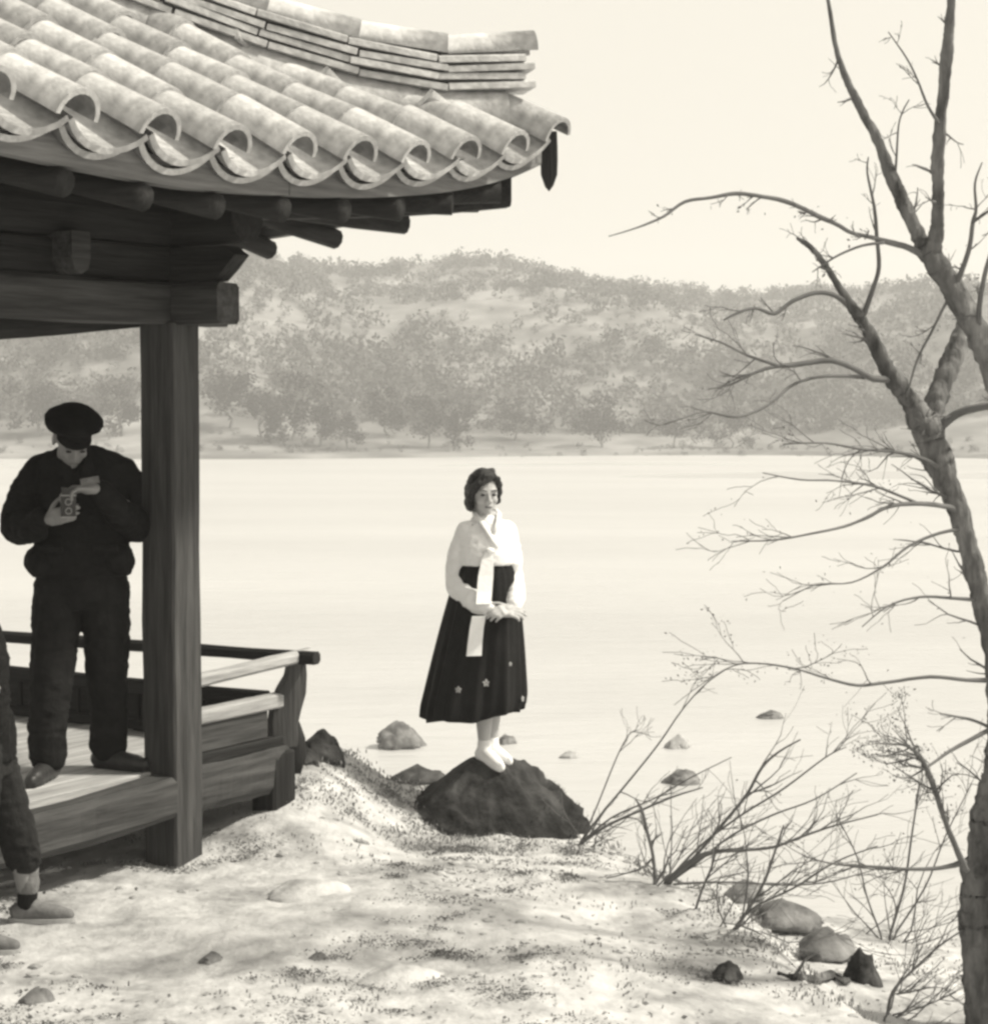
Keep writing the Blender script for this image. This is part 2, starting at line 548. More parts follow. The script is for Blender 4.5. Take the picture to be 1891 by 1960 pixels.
# single trees along the far shore
def far_tree(u, dist, h, spread, label, lean=0.0, seed=0, style='round'):
    rg = np.random.default_rng(seed)
    x = (u - CU) * dist / F_PX
    z0 = hz(x, dist) - .15
    o = empty('shore_tree', (x, dist, z0))
    tb = MB()
    top = Vector((lean * h, 0, h * .8))
    pts = [Vector((0, 0, 0)).lerp(top, k / 5) + Vector((rg.normal() * .05 * h, rg.normal() * .05 * h, 0)) * (k > 0) for k in range(6)]
    tb.tube(pts, [h * .028 * (1 - .13 * k) for k in range(6)], 6)
    for k in range(6):
        p0 = pts[2 + k % 3]; a = rg.random() * 6.28
        p1 = p0 + Vector((math.cos(a) * spread * .7, math.sin(a) * spread * .7, h * (.12 + .2 * rg.random())))
        tb.tube([p0, p0.lerp(p1, .5) + Vector((0, 0, h * .03)), p1], [h * .014, h * .01, h * .004], 5)
    tb.build('trunk', M_twig, o)
    n = 1700
    if style == 'round':
        cl = rg.normal(size=(14, 3)) * np.array([spread * .5, spread * .5, h * .22]) + np.array([lean * h * .8, 0, h * .58])
        cl[:, 2] = np.clip(cl[:, 2], h * .2, h * .95)
    else:
        lv = rg.random(14)
        cl = np.stack([rg.normal(size=14) * spread * (.62 - .5 * lv) + lean * h * lv, rg.normal(size=14) * spread * (.62 - .5 * lv), h * (.3 + .65 * lv)], 1)
    ci = rg.integers(0, 14, n)
    C = cl[ci] + rg.normal(size=(n, 3)) * np.array([spread * .2, spread * .2, h * .075])
    V, F = leaf_quads(C, np.full(n, .032 * h), rg, .2)
    np_mesh('crown', V, F, M_pine, o)
    tag(o, label, 'tree', 'trees along the far shore')
    return o


FT = [(78, 272, 8.0, 3.2, 'far-shore tree seen under the lintel left of the capped man', 0, 'round'),
      (232, 270, 7.0, 3.0, 'far-shore tree between the capped man and the pavilion post', .05, 'round'),
      (440, 275, 8.5, 3.4, 'broad far-shore tree just right of the pavilion post', 0, 'round'),
      (500, 266, 7.4, 2.2, 'slender leaning far-shore tree with bare lower trunk', .14, 'round'),
      (560, 268, 8.4, 2.8, 'tall dark far-shore tree second right of the leaning one', .05, 'round'),
      (612, 264, 6.0, 2.2, 'narrow far-shore tree beside the tall dark one', .06, 'cone'),
      (665, 262, 4.6, 2.1, 'low dark bushy far-shore tree midway between post and woman', 0, 'cone'),
      (745, 274, 6.4, 2.6, 'rounded far-shore tree left of the pair above the woman', 0, 'round'),
      (820, 266, 6.6, 2.8, 'far-shore tree with spreading crown left of the leaning dark pine', .03, 'round'),
      (868, 260, 5.6, 2.0, 'leaning dark pine on the far shore above the woman\'s head', .16, 'round'),
      (985, 276, 5.4, 2.6, 'small pale far-shore tree right of the woman\'s head', 0, 'round'),
      (1152, 270, 6.6, 3.0, 'round isolated dark tree on the far bank right of the woman', 0, 'round'),
      (1290, 268, 4.6, 3.0, 'low wide bush-like tree on the far bank near the bare branches', 0, 'round'),
      (1400, 270, 5.2, 3.2, 'wide low tree behind the lowest long bare branch', 0, 'round')]
for i, a in enumerate(FT):
    far_tree(a[0], a[1], a[2], a[3], a[4], a[5], 40 + i, a[6])

# sand bars, driftlines and reeds of the far bank
def bar(u0, u1, dist, w, h, label):
    x0, x1 = (u0 - CU) * dist / F_PX, (u1 - CU) * dist / F_PX
    rows = []
    n = 40
    for j in range(7):
        q = j / 6 * 2 - 1
        row = []
        for i in range(n + 1):
            s = i / n * 2 - 1
            prof = math.sqrt(max(0, 1 - s * s))
            x = x0 + (x1 - x0) * i / n
            y = dist + 3 * math.sin(x * .06) + q * w * (prof * (1 + .3 * nz(x * .1, q, 3)) + .02)
            row.append((x, y, WATER_Z - .25 + h * prof * (1 - q * q) * (1 + .5 * nz(x * .2, q * 2, 8))))
        rows.append(row)
    m = MB(); m.quad_grid(rows)
    o = m.build('sand_bar', M_sand, sm=True)
    tag(o, label, kind='structure')
bar(-300, 420, 226, 4, .55, 'pale sand bar in the river at the far left')
bar(760, 1500, 222, 3.0, .5, 'low sand bar along the far shore')
bar(1150, 2200, 190, 6, .7, 'long sand bar at the right')
# ------------------------------------------------------------------ pavilion (local x runs along the near side, local y goes inward)
PAV = empty('pavilion', (-1.45, 9.03, 0.0), R(58.0))
tag(PAV, 'open timber pavilion with curved tiled hip roof and low railing at the left', 'pavilion')
PT0, PT1, PS0, PS1 = -2.6, 0.0, 0.0, 2.0          # column grid
OH = 1.23
RT0, RT1, RS0, RS1 = PT0 - OH, PT1 + OH, PS0 - OH, PS1 + OH
ZF = 0.39                                         # floor level


def eave(m):
    return 2.80 + .36 * math.exp(-max(m, 0) / 1.0)


def side_nm(side, a, n):
    """side A,B,C,D; a = position along the eave, n = distance inward -> plan (t,s) and m"""
    if side == 'A': t, s, m = a, RS0 + n, min(RT1 - a, a - RT0)
    elif side == 'B': t, s, m = RT1 - n, a, min(RS1 - a, a - RS0)
    elif side == 'C': t, s, m = a, RS1 - n, min(RT1 - a, a - RT0)
    else: t, s, m = RT0 + n, a, min(RS1 - a, a - RS0)
    return t, s, m


def roof_base(n, m):
    return 2.915 + .36 * math.exp(-max(m, 0)) * math.exp(-.9 * max(n, 0)) + .52 * n + .01 * n * n


def roof_pt(side, a, n, dz=0.0):
    t, s, m = side_nm(side, a, n)
    return Vector((t, s, roof_base(n, m) + dz))


def frame(side, a, n):
    """position and axes on the roof: x up-slope, y across, z normal"""
    p = roof_pt(side, a, n)
    up = (roof_pt(side, a, n + .05) - roof_pt(side, a, n - .05)).normalized()
    ac = (roof_pt(side, a + .05, n) - roof_pt(side, a - .05, n)).normalized()
    if side in 'BC': ac = -ac
    # make right handed
    z = up.cross(ac)
    if z.z < 0: ac = -ac; z = -z
    z.normalize(); ac = z.cross(up)
    M = Matrix((up, ac, z)).transposed().to_4x4()
    M.translation = p
    return M


# ---- roof body: soffit boards below, earth fill above
def plan_nm(t, s):
    dA, dB, dC, dD = s - RS0, RT1 - t, RS1 - s, t - RT0
    ns = min(dA, dC); nt_ = min(dB, dD)
    return (ns, nt_) if ns < nt_ else (nt_, ns)


def soffit(n, m):
    return 2.80 + .36 * math.exp(-max(m, 0)) * math.exp(-.9 * n) + .045 + .13 * min(n, 1.25) + .45 * max(0, n - 1.25)


rb = MB()
nt_, ns_ = 54, 48
TT = [RT0 + .06 + (RT1 - RT0 - .12) * i / nt_ for i in range(nt_ + 1)]
SS = [RS0 + .06 + (RS1 - RS0 - .12) * j / ns_ for j in range(ns_ + 1)]
top, bot = [], []
for t in TT:
    r1, r2 = [], []
    for s in SS:
        n, m = plan_nm(t, s)
        r1.append((t, s, roof_base(n, m) - .005)); r2.append((t, s, soffit(n, m)))
    top.append(r1); bot.append(r2)
bt = rb.quad_grid(top); bb = rb.quad_grid(bot)
W = ns_ + 1
for i in range(nt_):
    for j in (0, ns_):
        q = (bt + i * W + j, bt + (i + 1) * W + j, bb + (i + 1) * W + j, bb + i * W + j)
        rb.f.append(q)
for j in range(ns_):
    for i in (0, nt_):
        rb.f.append((bt + i * W + j, bt + i * W + j + 1, bb + i * W + j + 1, bb + i * W + j))
me = rb.mesh('roof')
ROOF = link('roof', me, M_plaster, PAV)
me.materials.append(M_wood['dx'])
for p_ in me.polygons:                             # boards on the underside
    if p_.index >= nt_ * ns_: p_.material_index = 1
ROOF['label'] = 'grey clay tiled hip roof with upswept corner'

# ---- tile shapes
def half_shell(r0, r1, L, th, a0, a1, seg, zc):
    """curved tile: arc from a0 to a1 (degrees), long axis x from 0 (low end) to L"""
    m = MB()
    rows = []
    for (x, r) in ((0, r0), (L, r1)):
        out = [(x, r * math.cos(R(a0 + (a1 - a0) * k / seg)), zc + r * math.sin(R(a0 + (a1 - a0) * k / seg))) for k in range(seg + 1)]
        inn = [(x, (r - th) * math.cos(R(a1 + (a0 - a1) * k / seg)), zc + (r - th) * math.sin(R(a1 + (a0 - a1) * k / seg))) for k in range(seg + 1)]
        rows.append(out + inn)
    m.quad_grid(rows, closed_v=True)
    n = len(rows[0]); b = 0
    for e in (0, 1):
        for k in range(seg):
            q = (e * n + k, e * n + k + 1, e * n + n - 2 - k, e * n + n - 1 - k)
            m.f.append(q if e else q[::-1])
    return m


SP, TL = .39, .31                                 # tile spacing across, exposed length
CONVEX, CONCAVE = [], []
for k in range(3):
    cm = half_shell(.098 + .003 * k, .088, TL + .05, .02, 0, 180, 10, .075).mesh('convex_tile'); smooth(cm); cm.materials.append(M_tile); CONVEX.append(cm)
    for p_ in cm.polygons:
        if abs(p_.normal.x) > .9: p_.use_smooth = False
# concave: radius .25 arc opening upward
for k in range(2):
    cm = half_shell(.235, .225, TL + .07, -.024, 222, 318, 9, .228).mesh('concave_tile'); smooth(cm); cm.materials.append(M_tile); CONCAVE.append(cm)
    for p_ in cm.polygons:
        if abs(p_.normal.x) > .9: p_.use_smooth = False

random.seed(11)
def jitter(a=1.0):
    return Matrix.Translation((random.uniform(-.012, .012) * a, random.uniform(-.006, .006) * a, random.uniform(-.004, .006) * a)) @ \
        Matrix.Rotation(R(random.uniform(-2.6, 2.6)) * a, 4, 'Z') @ Matrix.Rotation(R(random.uniform(-1.6, 1.6)) * a, 4, 'Y')


def tile_side(side, a0, a1, half_span, single=None):
    """single: None -> each tile its own object; an MB -> all tiles added to it"""
    c = -.05 if side in 'AC' else 0.15
    k0 = math.ceil((a0 - c) / SP); k1 = math.floor((a1 - c) / SP)
    def put(mesh, name, M, src):
        if single is None:
            link(name, mesh, None, ROOF, M)
        else:
            b = len(single.v)
            single.v.extend([tuple(M @ v.co) for v in mesh.vertices])
            single.f.extend([tuple(b + i for i in p.vertices) for p in mesh.polygons])
    for k in range(k0, k1 + 1):
        a = c + SP * k
        m = min(a - a0, a1 - a)
        nmax = min(m, half_span) - .02
        n = -.10
        first = True
        while n < nmax - .06 or first:
            put(random.choice(CONVEX), 'convex_tile', frame(side, a, n) @ jitter() @ Matrix.Translation((0, 0, .004 if first else 0)), 0)
            n += TL; first = False
        a2 = a + SP / 2
        m = min(a2 - a0, a1 - a2)
        if m < .05: continue
        nmax = min(m, half_span) - .02
        n = -.065
        put(CONCAVE[0], 'concave_tile', frame(side, a2, -.03) @ Matrix.Translation((0, 0, -.042)) @ jitter(.6), 0)   # second, lower eave tile
        first = True
        while n < nmax - .05 or first:
            put(random.choice(CONCAVE), 'concave_tile', frame(side, a2, n) @ jitter(), 0)
            n += TL; first = False


tile_side('A', RT0, RT1, (RS1 - RS0) / 2)
tile_side('B', RS0, RS1, (RS1 - RS0) / 2)
for sd in 'CD':
    sb = MB()
    tile_side(sd, RT0 if sd == 'C' else RS0, RT1 if sd == 'C' else RS1, (RS1 - RS0) / 2, sb)
    o = sb.build('rear_tiling', M_tile, ROOF, True)
    o['kind'] = 'stuff'

# ---- hip ridges
def hip_path(st, ss, h):
    """plan position on the hip, h metres in from the corner"""
    t = (RT1 - h) if st > 0 else (RT0 + h)
    s = (RS1 - h) if ss > 0 else (RS0 + h)
    return Vector((t, s, roof_base(h, h)))


def hip_course(st, ss, h0, h1, dz0, hgt, wid, n_side, name, parent, single=None, round_top=False):
    L = .29
    h = h0
    while h < h1 - .05:
        hb = min(h + L - .006, h1)
        A, B = hip_path(st, ss, h), hip_path(st, ss, hb)
        lift = lambda q: .03 + .09 * math.exp(-q / .35)
        A.z += dz0 + lift(h); B.z += dz0 + lift(hb)
        up = (B - A); Lg = up.length; up.normalize()
        ac = Vector((0, 0, 1)).cross(up).normalized(); z = up.cross(ac)
        M = Matrix((up, ac, z)).transposed().to_4x4(); M.translation = A
        M = M @ jitter(.55)
        if round_top:
            m = half_shell(wid, wid * .93, Lg + .02, .02, -12, 192, 10, 0)
        else:
            m = MB()
            w = wid
            pr = [(-w, 0), (w, 0), (w * .98, hgt * .75), (w * .8, hgt), (-w * .8, hgt), (-w * .98, hgt * .75)]
            m.prism([(0, 0)] * 0 + [(x, zz) for x, zz in pr], 0, Lg)
            m.v = [(y, x, zz) for x, y, zz in m.v]
            m.f = [f[::-1] for f in m.f]
        if single is None:
            me = m.mesh(name)
            o = link(name, me, M_tile, parent, M)
            if round_top: smooth(me)
        else:
            b = len(single.v); single.v.extend([tuple(M @ Vector(v)) for v in m.v]); single.f.extend([tuple(b + i for i in f) for f in m.f])
        h += L


def hip(st, ss, single):
    hip_course(st, ss, .15, 2.3, .0, .15, .135, 0, 'ridge_tile', ROOF, single, True)
    for q in range(4):
        hip_course(st, ss, .06 + .03 * (q % 2), 2.3, .115 + .042 * q, .034, .125 - .006 * (q % 2), 0, 'ridge_tile', ROOF, single)
    hip_course(st, ss, .05, 2.3, .115 + .042 * 4 + .02, .1, .085, 0, 'ridge_tile', ROOF, single, True)


hip(1, -1, None)
for st, ss in ((1, 1), (-1, 1), (-1, -1)):
    sb = MB(); hip(st, ss, sb); sb.build('hip_ridge', M_tile, ROOF)
sb = MB()
zt = roof_base(2.23, 2.23)
for q in range(6):
    sb.box((RT0 + 2.05, .86 + .02 * (q % 2), zt + .06 * q), (RT1 - 2.05, 1.14 - .02 * (q % 2), zt + .06 * q + .05))
sb.build('main_ridge', M_tile, ROOF)

# ---- eave boards, following the curve
def eave_board(side, name, n0, n1, z0, z1, mt, a0, a1):
    m = MB(); rows = []
    N = 40
    for i in range(N + 1):
        a = a0 + (a1 - a0) * i / N
        pts = []
        for n, dz in ((n0, z0), (n0, z1), (n1, z1), (n1, z0)):
            t, s, mm = side_nm(side, a, n)
            pts.append((t, s, eave(mm) + dz))
        rows.append(pts)
    m.quad_grid(rows, closed_v=True)
    m.f.append((0, 1, 2, 3)); b = N * 4; m.f.append((b + 3, b + 2, b + 1, b))
    return m.build(name, mt, PAV)


for side, a0, a1 in (('A', RT0, RT1), ('B', RS0, RS1), ('C', RT0, RT1), ('D', RS0, RS1)):
    mid = a0 + (a1 - a0) * (.62 if side == 'A' else .5)
    ax = 'x' if side in 'AC' else 'y'
    eave_board(side, 'eave_board', .012, .075, 0, .10, M_fascia[ax], a0 + .012, mid - .004)
    eave_board(side, 'eave_board', .014, .075, 0, .10, M_fascia[ax], mid + .004, a1 - .012)
    eave_board(side, 'tile_batten', .035, .085, .102, .13, M_wood[ax], a0 + .035, a1 - .035)

# ---- rafters, fanned towards the corners
def rafter(side, a):
    m_ = min(a - (RT0 if side in 'AC' else RS0), (RT1 if side in 'AC' else RS1) - a)
    lo, hi = (RT0, RT1) if side in 'AC' else (RS0, RS1)
    t0, s0, _ = side_nm(side, a, .03)
    ai = max(lo + 1.33, min(hi - 1.33, a))
    if m_ < 1.33: ai = (lo + 1.30 + .10 * m_) if a < (lo + hi) / 2 else (hi - 1.30 - .10 * m_)
    t1, s1, _ = side_nm(side, ai, 1.5 if m_ > 1.0 else 1.3)
    p0 = Vector((t0, s0, eave(m_) - .055)); p1 = Vector((t1, s1, 3.07 + .10 * (m_ > 1.0)))
    pts = []
    for k in range(6):
        q = k / 5
        p = p0.lerp(p1, q); p.z -= .05 * math.sin(q * math.pi) * math.exp(-m_)
        pts.append(p)
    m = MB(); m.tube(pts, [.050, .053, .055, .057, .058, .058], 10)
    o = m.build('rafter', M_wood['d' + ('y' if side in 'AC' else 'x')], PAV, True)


for side, lo, hi in (('A', RT0, RT1), ('B', RS0, RS1), ('C', RT0, RT1), ('D', RS0, RS1)):
    a = lo + .36
    sp = (hi - lo - .72) / round((hi - lo - .72) / .40)
    while a < hi - .3:
        rafter(side, a)
        a += sp

# ---- hip rafters with pendant board
for st, ss in ((1, -1), (1, 1), (-1, 1), (-1, -1)):
    m = MB(); rows = []
    for k in range(9):
        h = .13 + 1.45 * k / 8
        t = (RT1 - h) if st > 0 else (RT0 + h); s = (RS1 - h) if ss > 0 else (RS0 + h)
        zb = 2.855 + .125 * math.exp(-h / .5)
        w = Vector((st, -ss, 0)).normalized() * .065
        c = Vector((t, s, 0))
        hh = .19
        rows.append([c - w + Vector((0, 0, zb + .02)), c - w * .7 + Vector((0, 0, zb)), c + w * .7 + Vector((0, 0, zb)), c + w + Vector((0, 0, zb + .02)), c + w + Vector((0, 0, zb + hh)), c - w + Vector((0, 0, zb + hh))])
    m.quad_grid(rows, closed_v=True)
    m.f.append(tuple(range(6))); b = 8 * 6; m.f.append(tuple(b + k for k in reversed(range(6))))
    m.build('hip_rafter', M_wood['dx'], PAV)
m = MB()
leaf = [(-.036, .07), (-.038, .0), (-.04, -.06), (-.038, -.13), (-.018, -.185), (.0, -.205), (.018, -.18), (.036, -.13), (.038, -.06), (.037, 0), (.034, .07)]
m.prism(leaf, -.011, .011)
m.transform(Matrix.Translation((RT1 + .005, RS0 - .01, 3.235)) @ Matrix.Rotation(R(-50), 4, 'Z'))
o = m.build('eave_pendant', M_wood['dz'], PAV)
o['label'] = 'dark leaf-shaped board hanging at the roof corner'

# ---- columns, lintels, purlins
def beam(name, p0, p1, w, h, mt, wob=0.004, ch=.12, segs=10, taper=(1, 1), sag=0.0, parent=None, seed=0.0):
    """hewn beam: chamfered, slightly uneven"""
    p0, p1 = Vector(p0), Vector(p1)
    d = (p1 - p0).normalized()
    upv = Vector((0, 0, 1)) if abs(d.z) < .9 else Vector((0, 1, 0))
    sdv = d.cross(upv).normalized(); upv = sdv.cross(d)
    rows = []
    for k in range(segs + 1):
        q = k / segs
        c = p0.lerp(p1, q) - upv * sag * math.sin(math.pi * q)
        f = taper[0] + (taper[1] - taper[0]) * q
        ww, hh = w / 2 * f, h / 2 * f
        cw, chh = ww * ch * 2, hh * ch * 2
        row = []
        for i, (a, b) in enumerate(((-ww, -hh + chh), (-ww + cw, -hh), (ww - cw, -hh), (ww, -hh + chh), (ww, hh - chh), (ww - cw, hh), (-ww + cw, hh), (-ww, hh - chh))):
            j = wob * nz(q * 6 + i * 3.1, seed + i, p0.x * 3 + p0.z)
            row.append(c + sdv * (a + j) + upv * (b + j))
        rows.append(row)
    m = MB(); m.quad_grid(rows, closed_v=True)
    m.f.append(tuple(range(8))); b = segs * 8; m.f.append(tuple(b + k for k in reversed(range(8))))
    return m.build(name, mt, parent or PAV)


for t in (PT1, PT0):
    for s in (PS0, PS1):
        beam('column', (t, s, -.25), (t, s, 2.405), .19, .19, M_wood['z'], .006, .05, 16, seed=t + s)
for s in (PS0, PS1):
    beam('lintel', (PT0 - .34, s, 2.49), (PT1 + .33, s, 2.49), .15, .185, M_wood['x'], .008, .10, 20, seed=s)
    beam('plate', (PT0 - .20, s, 2.665), (PT1 + .30, s, 2.665), .10, .15, M_wood['dx'], .003, .06, 10)
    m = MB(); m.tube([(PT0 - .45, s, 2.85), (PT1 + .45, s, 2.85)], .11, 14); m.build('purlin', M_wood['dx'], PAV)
for t in (PT0, PT1):
    beam('lintel', (t, PS0 - .34, 2.485), (t, PS1 + .34, 2.485), .148, .18, M_wood['y'], .008, .10, 20, seed=t + 4)
    beam('plate', (t, PS0 - .22, 2.66), (t, PS1 + .22, 2.66), .098, .145, M_wood['dy'], .003, .06, 10)
    m = MB(); m.tube([(t, PS0 - .45, 2.855), (t, PS1 + .45, 2.855)], .108, 14); m.build('purlin', M_wood['dy'], PAV)
# heavy inner tie beam whose belly hangs below the lintel, and stub ends between lintel and purlin
beam('tie_beam', (PT0 + .1, PS0 + .17, 2.335), (PT1 - .02, PS0 + .17, 2.475), .13, .23, M_wood['dx'], .01, .2, 14, (1.35, .75))
for k, t in enumerate((-2.2, -1.45, -.72)):
    m = MB()
    pr = [(-.055, .10), (-.055, -.01), (-.04, -.055), (0, -.075), (.04, -.055), (.055, -.01), (.055, .10)]
    m.prism(pr, -.16, .12, Matrix.Translation((t, PS0, 2.66)))
    m.build('bracket_block', M_wood['px' if k == 1 else 'x'], PAV)
for t in (PT1, PT0):                               # carved bracket arms on the column heads
    for s, sg in ((PS0, -1), (PS1, 1)):
        m = MB()
        pr = [(0, .0), (.30, .0), (.36, .05), (.42, .11), (.36, .15), (0, .15)]
        m.prism(pr, -.05, .05, Matrix.Translation((t, s, 2.585)) @ Matrix.Rotation(R(90 * sg), 4, 'Z'))
        m.build('bracket_arm', M_wood['dy'], PAV)
    sg = 1 if t == PT1 else -1
    for s in (PS0, PS1):
        m = MB(); pr = [(0, .0), (.22, .0), (.30, .05), (.36, .12), (.30, .16), (0, .16)]
        m.prism(pr, -.051, .051, Matrix.Translation((t, s, 2.585)) @ Matrix.Rotation(R(0 if sg > 0 else 180), 4, 'Z'))
        m.build('bracket_arm', M_wood['dx'], PAV)

# ---- floor: sill beams, planks
FT0, FT1, FS0, FS1 = PT0 - .6, .78, -.02, PS1 + .1
def hewn(p0, p1, w, h, mt, name, belly=.0, seed=0):
    return beam(name, p0, p1, w, h, mt, .014, .16, 18, seed=seed, sag=belly)
hewn((-1.62, .0, ZF - .105), (-.10, -.035, ZF - .098), .15, .19, M_wood['x'], 'sill_beam', .02, 1.3)
hewn((FT0, .0, ZF - .10), (-1.64, .0, ZF - .10), .14, .18, M_wood['x'], 'sill_beam', .01, 5.3)
hewn((.10, -.01, ZF - .10), (FT1, -.01, ZF - .10), .13, .21, M_wood['x'], 'sill_beam', 0, 2.1)
hewn((FT1 - .04, .07, ZF - .10), (FT1 - .04, FS1, ZF - .10), .13, .20, M_wood['y'], 'sill_beam', 0, 3.1)
hewn((FT0, FS1, ZF - .10), (FT1 - .12, FS1, ZF - .10), .13, .19, M_wood['x'], 'sill_beam', 0, 4.1)
hewn((FT0 + .07, .08, ZF - .10), (FT0 + .07, FS1 - .08, ZF - .10), .13, .19, M_wood['y'], 'sill_beam', 0, 7.1)
npl = 12
for k in range(npl):                               # floor boards run along the near side
    s0 = FS0 + .06 + (FS1 - FS0 - .09) * k / npl; s1 = FS0 + .06 + (FS1 - FS0 - .09) * (k + 1) / npl - .006
    x0 = (.10 if s1 < .17 else FT0 + .02)
    for (a, c) in ((FT0 + .02, -1.302), (-1.296, -.1 if s0 < .09 else FT1 - .05)) + (((.1, FT1 - .05),) if s0 < .09 else ()):
        m = MB(); dz = random.uniform(-.003, .003)
        m.box((a, s0, ZF - .035 + dz), (c, s1, ZF + .004 + dz))
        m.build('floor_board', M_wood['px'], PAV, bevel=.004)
for (t, s) in ((FT1 - .06, .0), (FT1 - .06, 1.05), (FT1 - .06, FS1), (-1.3, FS1 - .02), (FT0 + .05, .0), (-1.63, 0.02), (FT0 + .05, FS1)):
    w = .085
    m = MB(); zb = -.12 if t > 0 else -.3
    m.box((t - w, s - w * .8 - .012, zb), (t + w, s + w * .8, ZF - .012))
    m.build('floor_post', M_wood['dz'], PAV, bevel=.012)

# ---- railing
def panel_hole(x0, x1, z0, z1, y0, y1, M, name, mt, hole=True):
    """board with a scalloped opening"""
    m = MB(); n = 24
    cx, cz = (x0 + x1) / 2, (z0 + z1) / 2
    outer, inner = [], []
    for k in range(n):
        a = 2 * math.pi * k / n
        c, s = math.cos(a), math.sin(a)
        f = 1 / max(abs(c), abs(s))
        outer.append((cx + c * f * (x1 - x0) / 2, cz + s * f * (z1 - z0) / 2))
        inner.append((cx + c * (x1 - x0) * .16 * (1 + .15 * math.cos(4 * a)), cz + s * (z1 - z0) * .22))
    rows = [[(x, y0, z) for x, z in outer], [(x, y0, z) for x, z in inner], [(x, y1, z) for x, z in inner], [(x, y1, z) for x, z in outer]]
    m.quad_grid(rows, closed_u=True, closed_v=True)
    if M is not None: m.transform(M)
    return m.build(name, mt, PAV)


def rail_run(along, a0, a1, fixed, near):
    """along x (near side) or y (end side)"""
    mx = Matrix.Identity(4) if along == 'x' else Matrix.Rotation(R(90), 4, 'Z')
    def P(a, off, z): return (a, fixed + off, z) if along == 'x' else (fixed + off, a, z)
    ax = along
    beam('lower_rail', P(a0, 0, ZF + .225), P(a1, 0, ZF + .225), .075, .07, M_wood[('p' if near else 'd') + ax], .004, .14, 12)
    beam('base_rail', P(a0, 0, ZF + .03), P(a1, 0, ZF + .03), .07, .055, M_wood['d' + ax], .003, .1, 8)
    return P


# near side, short run from the column to the corner
rail_run('x', .10, FT1 - .03, -.012, True)
m = MB(); m.box((.10, -.03, ZF + .06), (FT1 - .13, -.006, ZF + .187)); m.build('railing_panel', M_wood['x'], PAV, bevel=.003)
beam('top_rail', (.06, -.06, ZF + .40), (FT1 + .14, -.075, ZF + .435), .062, .06, M_wood['px'], .004, .24, 14)
# end side, running back behind the man
rail_run('y', .06, FS1, FT1 - .035, False)
beam('top_rail', (FT1 + .045, -.19, ZF + .432), (FT1 + .03, FS1 + .15, ZF + .40), .06, .058, M_wood['dy'], .004, .24, 18)
k = 0
s = .07
while s < FS1 - .1:
    panel_hole(s, s + .37, ZF + .058, ZF + .192, -.012, .012, Matrix.Translation((FT1 - .035, 0, 0)) @ Matrix.Rotation(R(90), 4, 'Z'), 'railing_panel', M_wood['dy'])
    m = MB(); m.box((FT1 - .06, s + .374, ZF + .057), (FT1 - .012, s + .404, ZF + .193)); m.build('panel_post', M_wood['dz'], PAV, bevel=.003)
    s += .41
# curved bracket legs that carry the top rail outward
BR = [(-.075, -.02), (-.08, .10), (-.07, .19), (-.035, .27), (.005, .33), (.02, .40), (.10, .40), (.105, .33), (.10, .24), (.075, .16), (.055, .08), (.06, .0), (.05, -.02)]
def bracket(M):
    m = MB(); m.prism(BR, -.033, .033, M); m.build('railing_bracket', M_wood['z'], PAV, bevel=.006)
bracket(Matrix.Translation((FT1 + .0, -.03, ZF + .012)) @ Matrix.Rotation(R(-32), 4, 'Z'))
for s in (.78, 1.5, FS1 - .04):
    bracket(Matrix.Translation((FT1 - .005, s, ZF + .01)))
m = MB(); m.tube([(FT1 + .055, -.03, ZF - .14), (FT1 + .065, -.035, ZF - .06), (FT1 + .06, -.035, ZF + .02), (FT1 + .045, -.03, ZF + .10)], [.045, .062, .06, .045], 10)
m.build('corner_knob', M_wood['dz'], PAV, True)
# flat stone under the post by the camera
# ------------------------------------------------------------------ rocks
def blob_rock(name, c, r, seed, mt, label, cat='rock', rough=.28, rz=0.0, group=None, sub=4, cut=0.72):
    bm = bmesh.new()
    bmesh.ops.create_icosphere(bm, subdivisions=sub, radius=1.0)
    for v in bm.verts:
        p = v.co.copy()
        k = 1 + rough * (nz(p.x * 1.3 + seed, p.y * 1.3, p.z * 1.3) * 1.3 + .5 * nz(p.x * 3 + seed, p.y * 3, p.z * 3) + .3 * nz(p.x * 7, p.y * 7 + seed, p.z * 7) + .14 * nz(p.x * 16, p.y * 16 + seed, p.z * 16))
        # facets
        q = p * k
        for (fx, fy, fz, d) in ((.6, .5, .6, cut), (-.7, .3, .64, cut + .05), (.2, -.8, .55, cut), (-.3, -.6, .74, cut + .08), (.9, -.3, .3, cut + .1)):
            f = Vector((fx, fy, fz)).normalized(); e = q.dot(f) - d
            if e > 0: q -= f * e * .85
        v.co = Vector((q.x * r[0], q.y * r[1], q.z * r[2]))
    me = bpy.data.meshes.new(name); bm.to_mesh(me); bm.free()
    smooth(me)
    o = link(name, me, mt)
    o.location = c; o.rotation_euler = (0, 0, rz)
    tag(o, label, cat, group)
    return o


def ground_hit(u, v, lo=6.0, hi=120.0):
    """where the line of sight through a photo position meets the land or the water"""
    y = lo
    while y < hi:
        p = at(u, v, y)
        g = max(gz(p.x, p.y), WATER_Z) if y < 40 else WATER_Z
        if p.z <= g: return Vector((p.x, p.y, g)), y
        y += .08 if y < 16 else .6
    return p, y


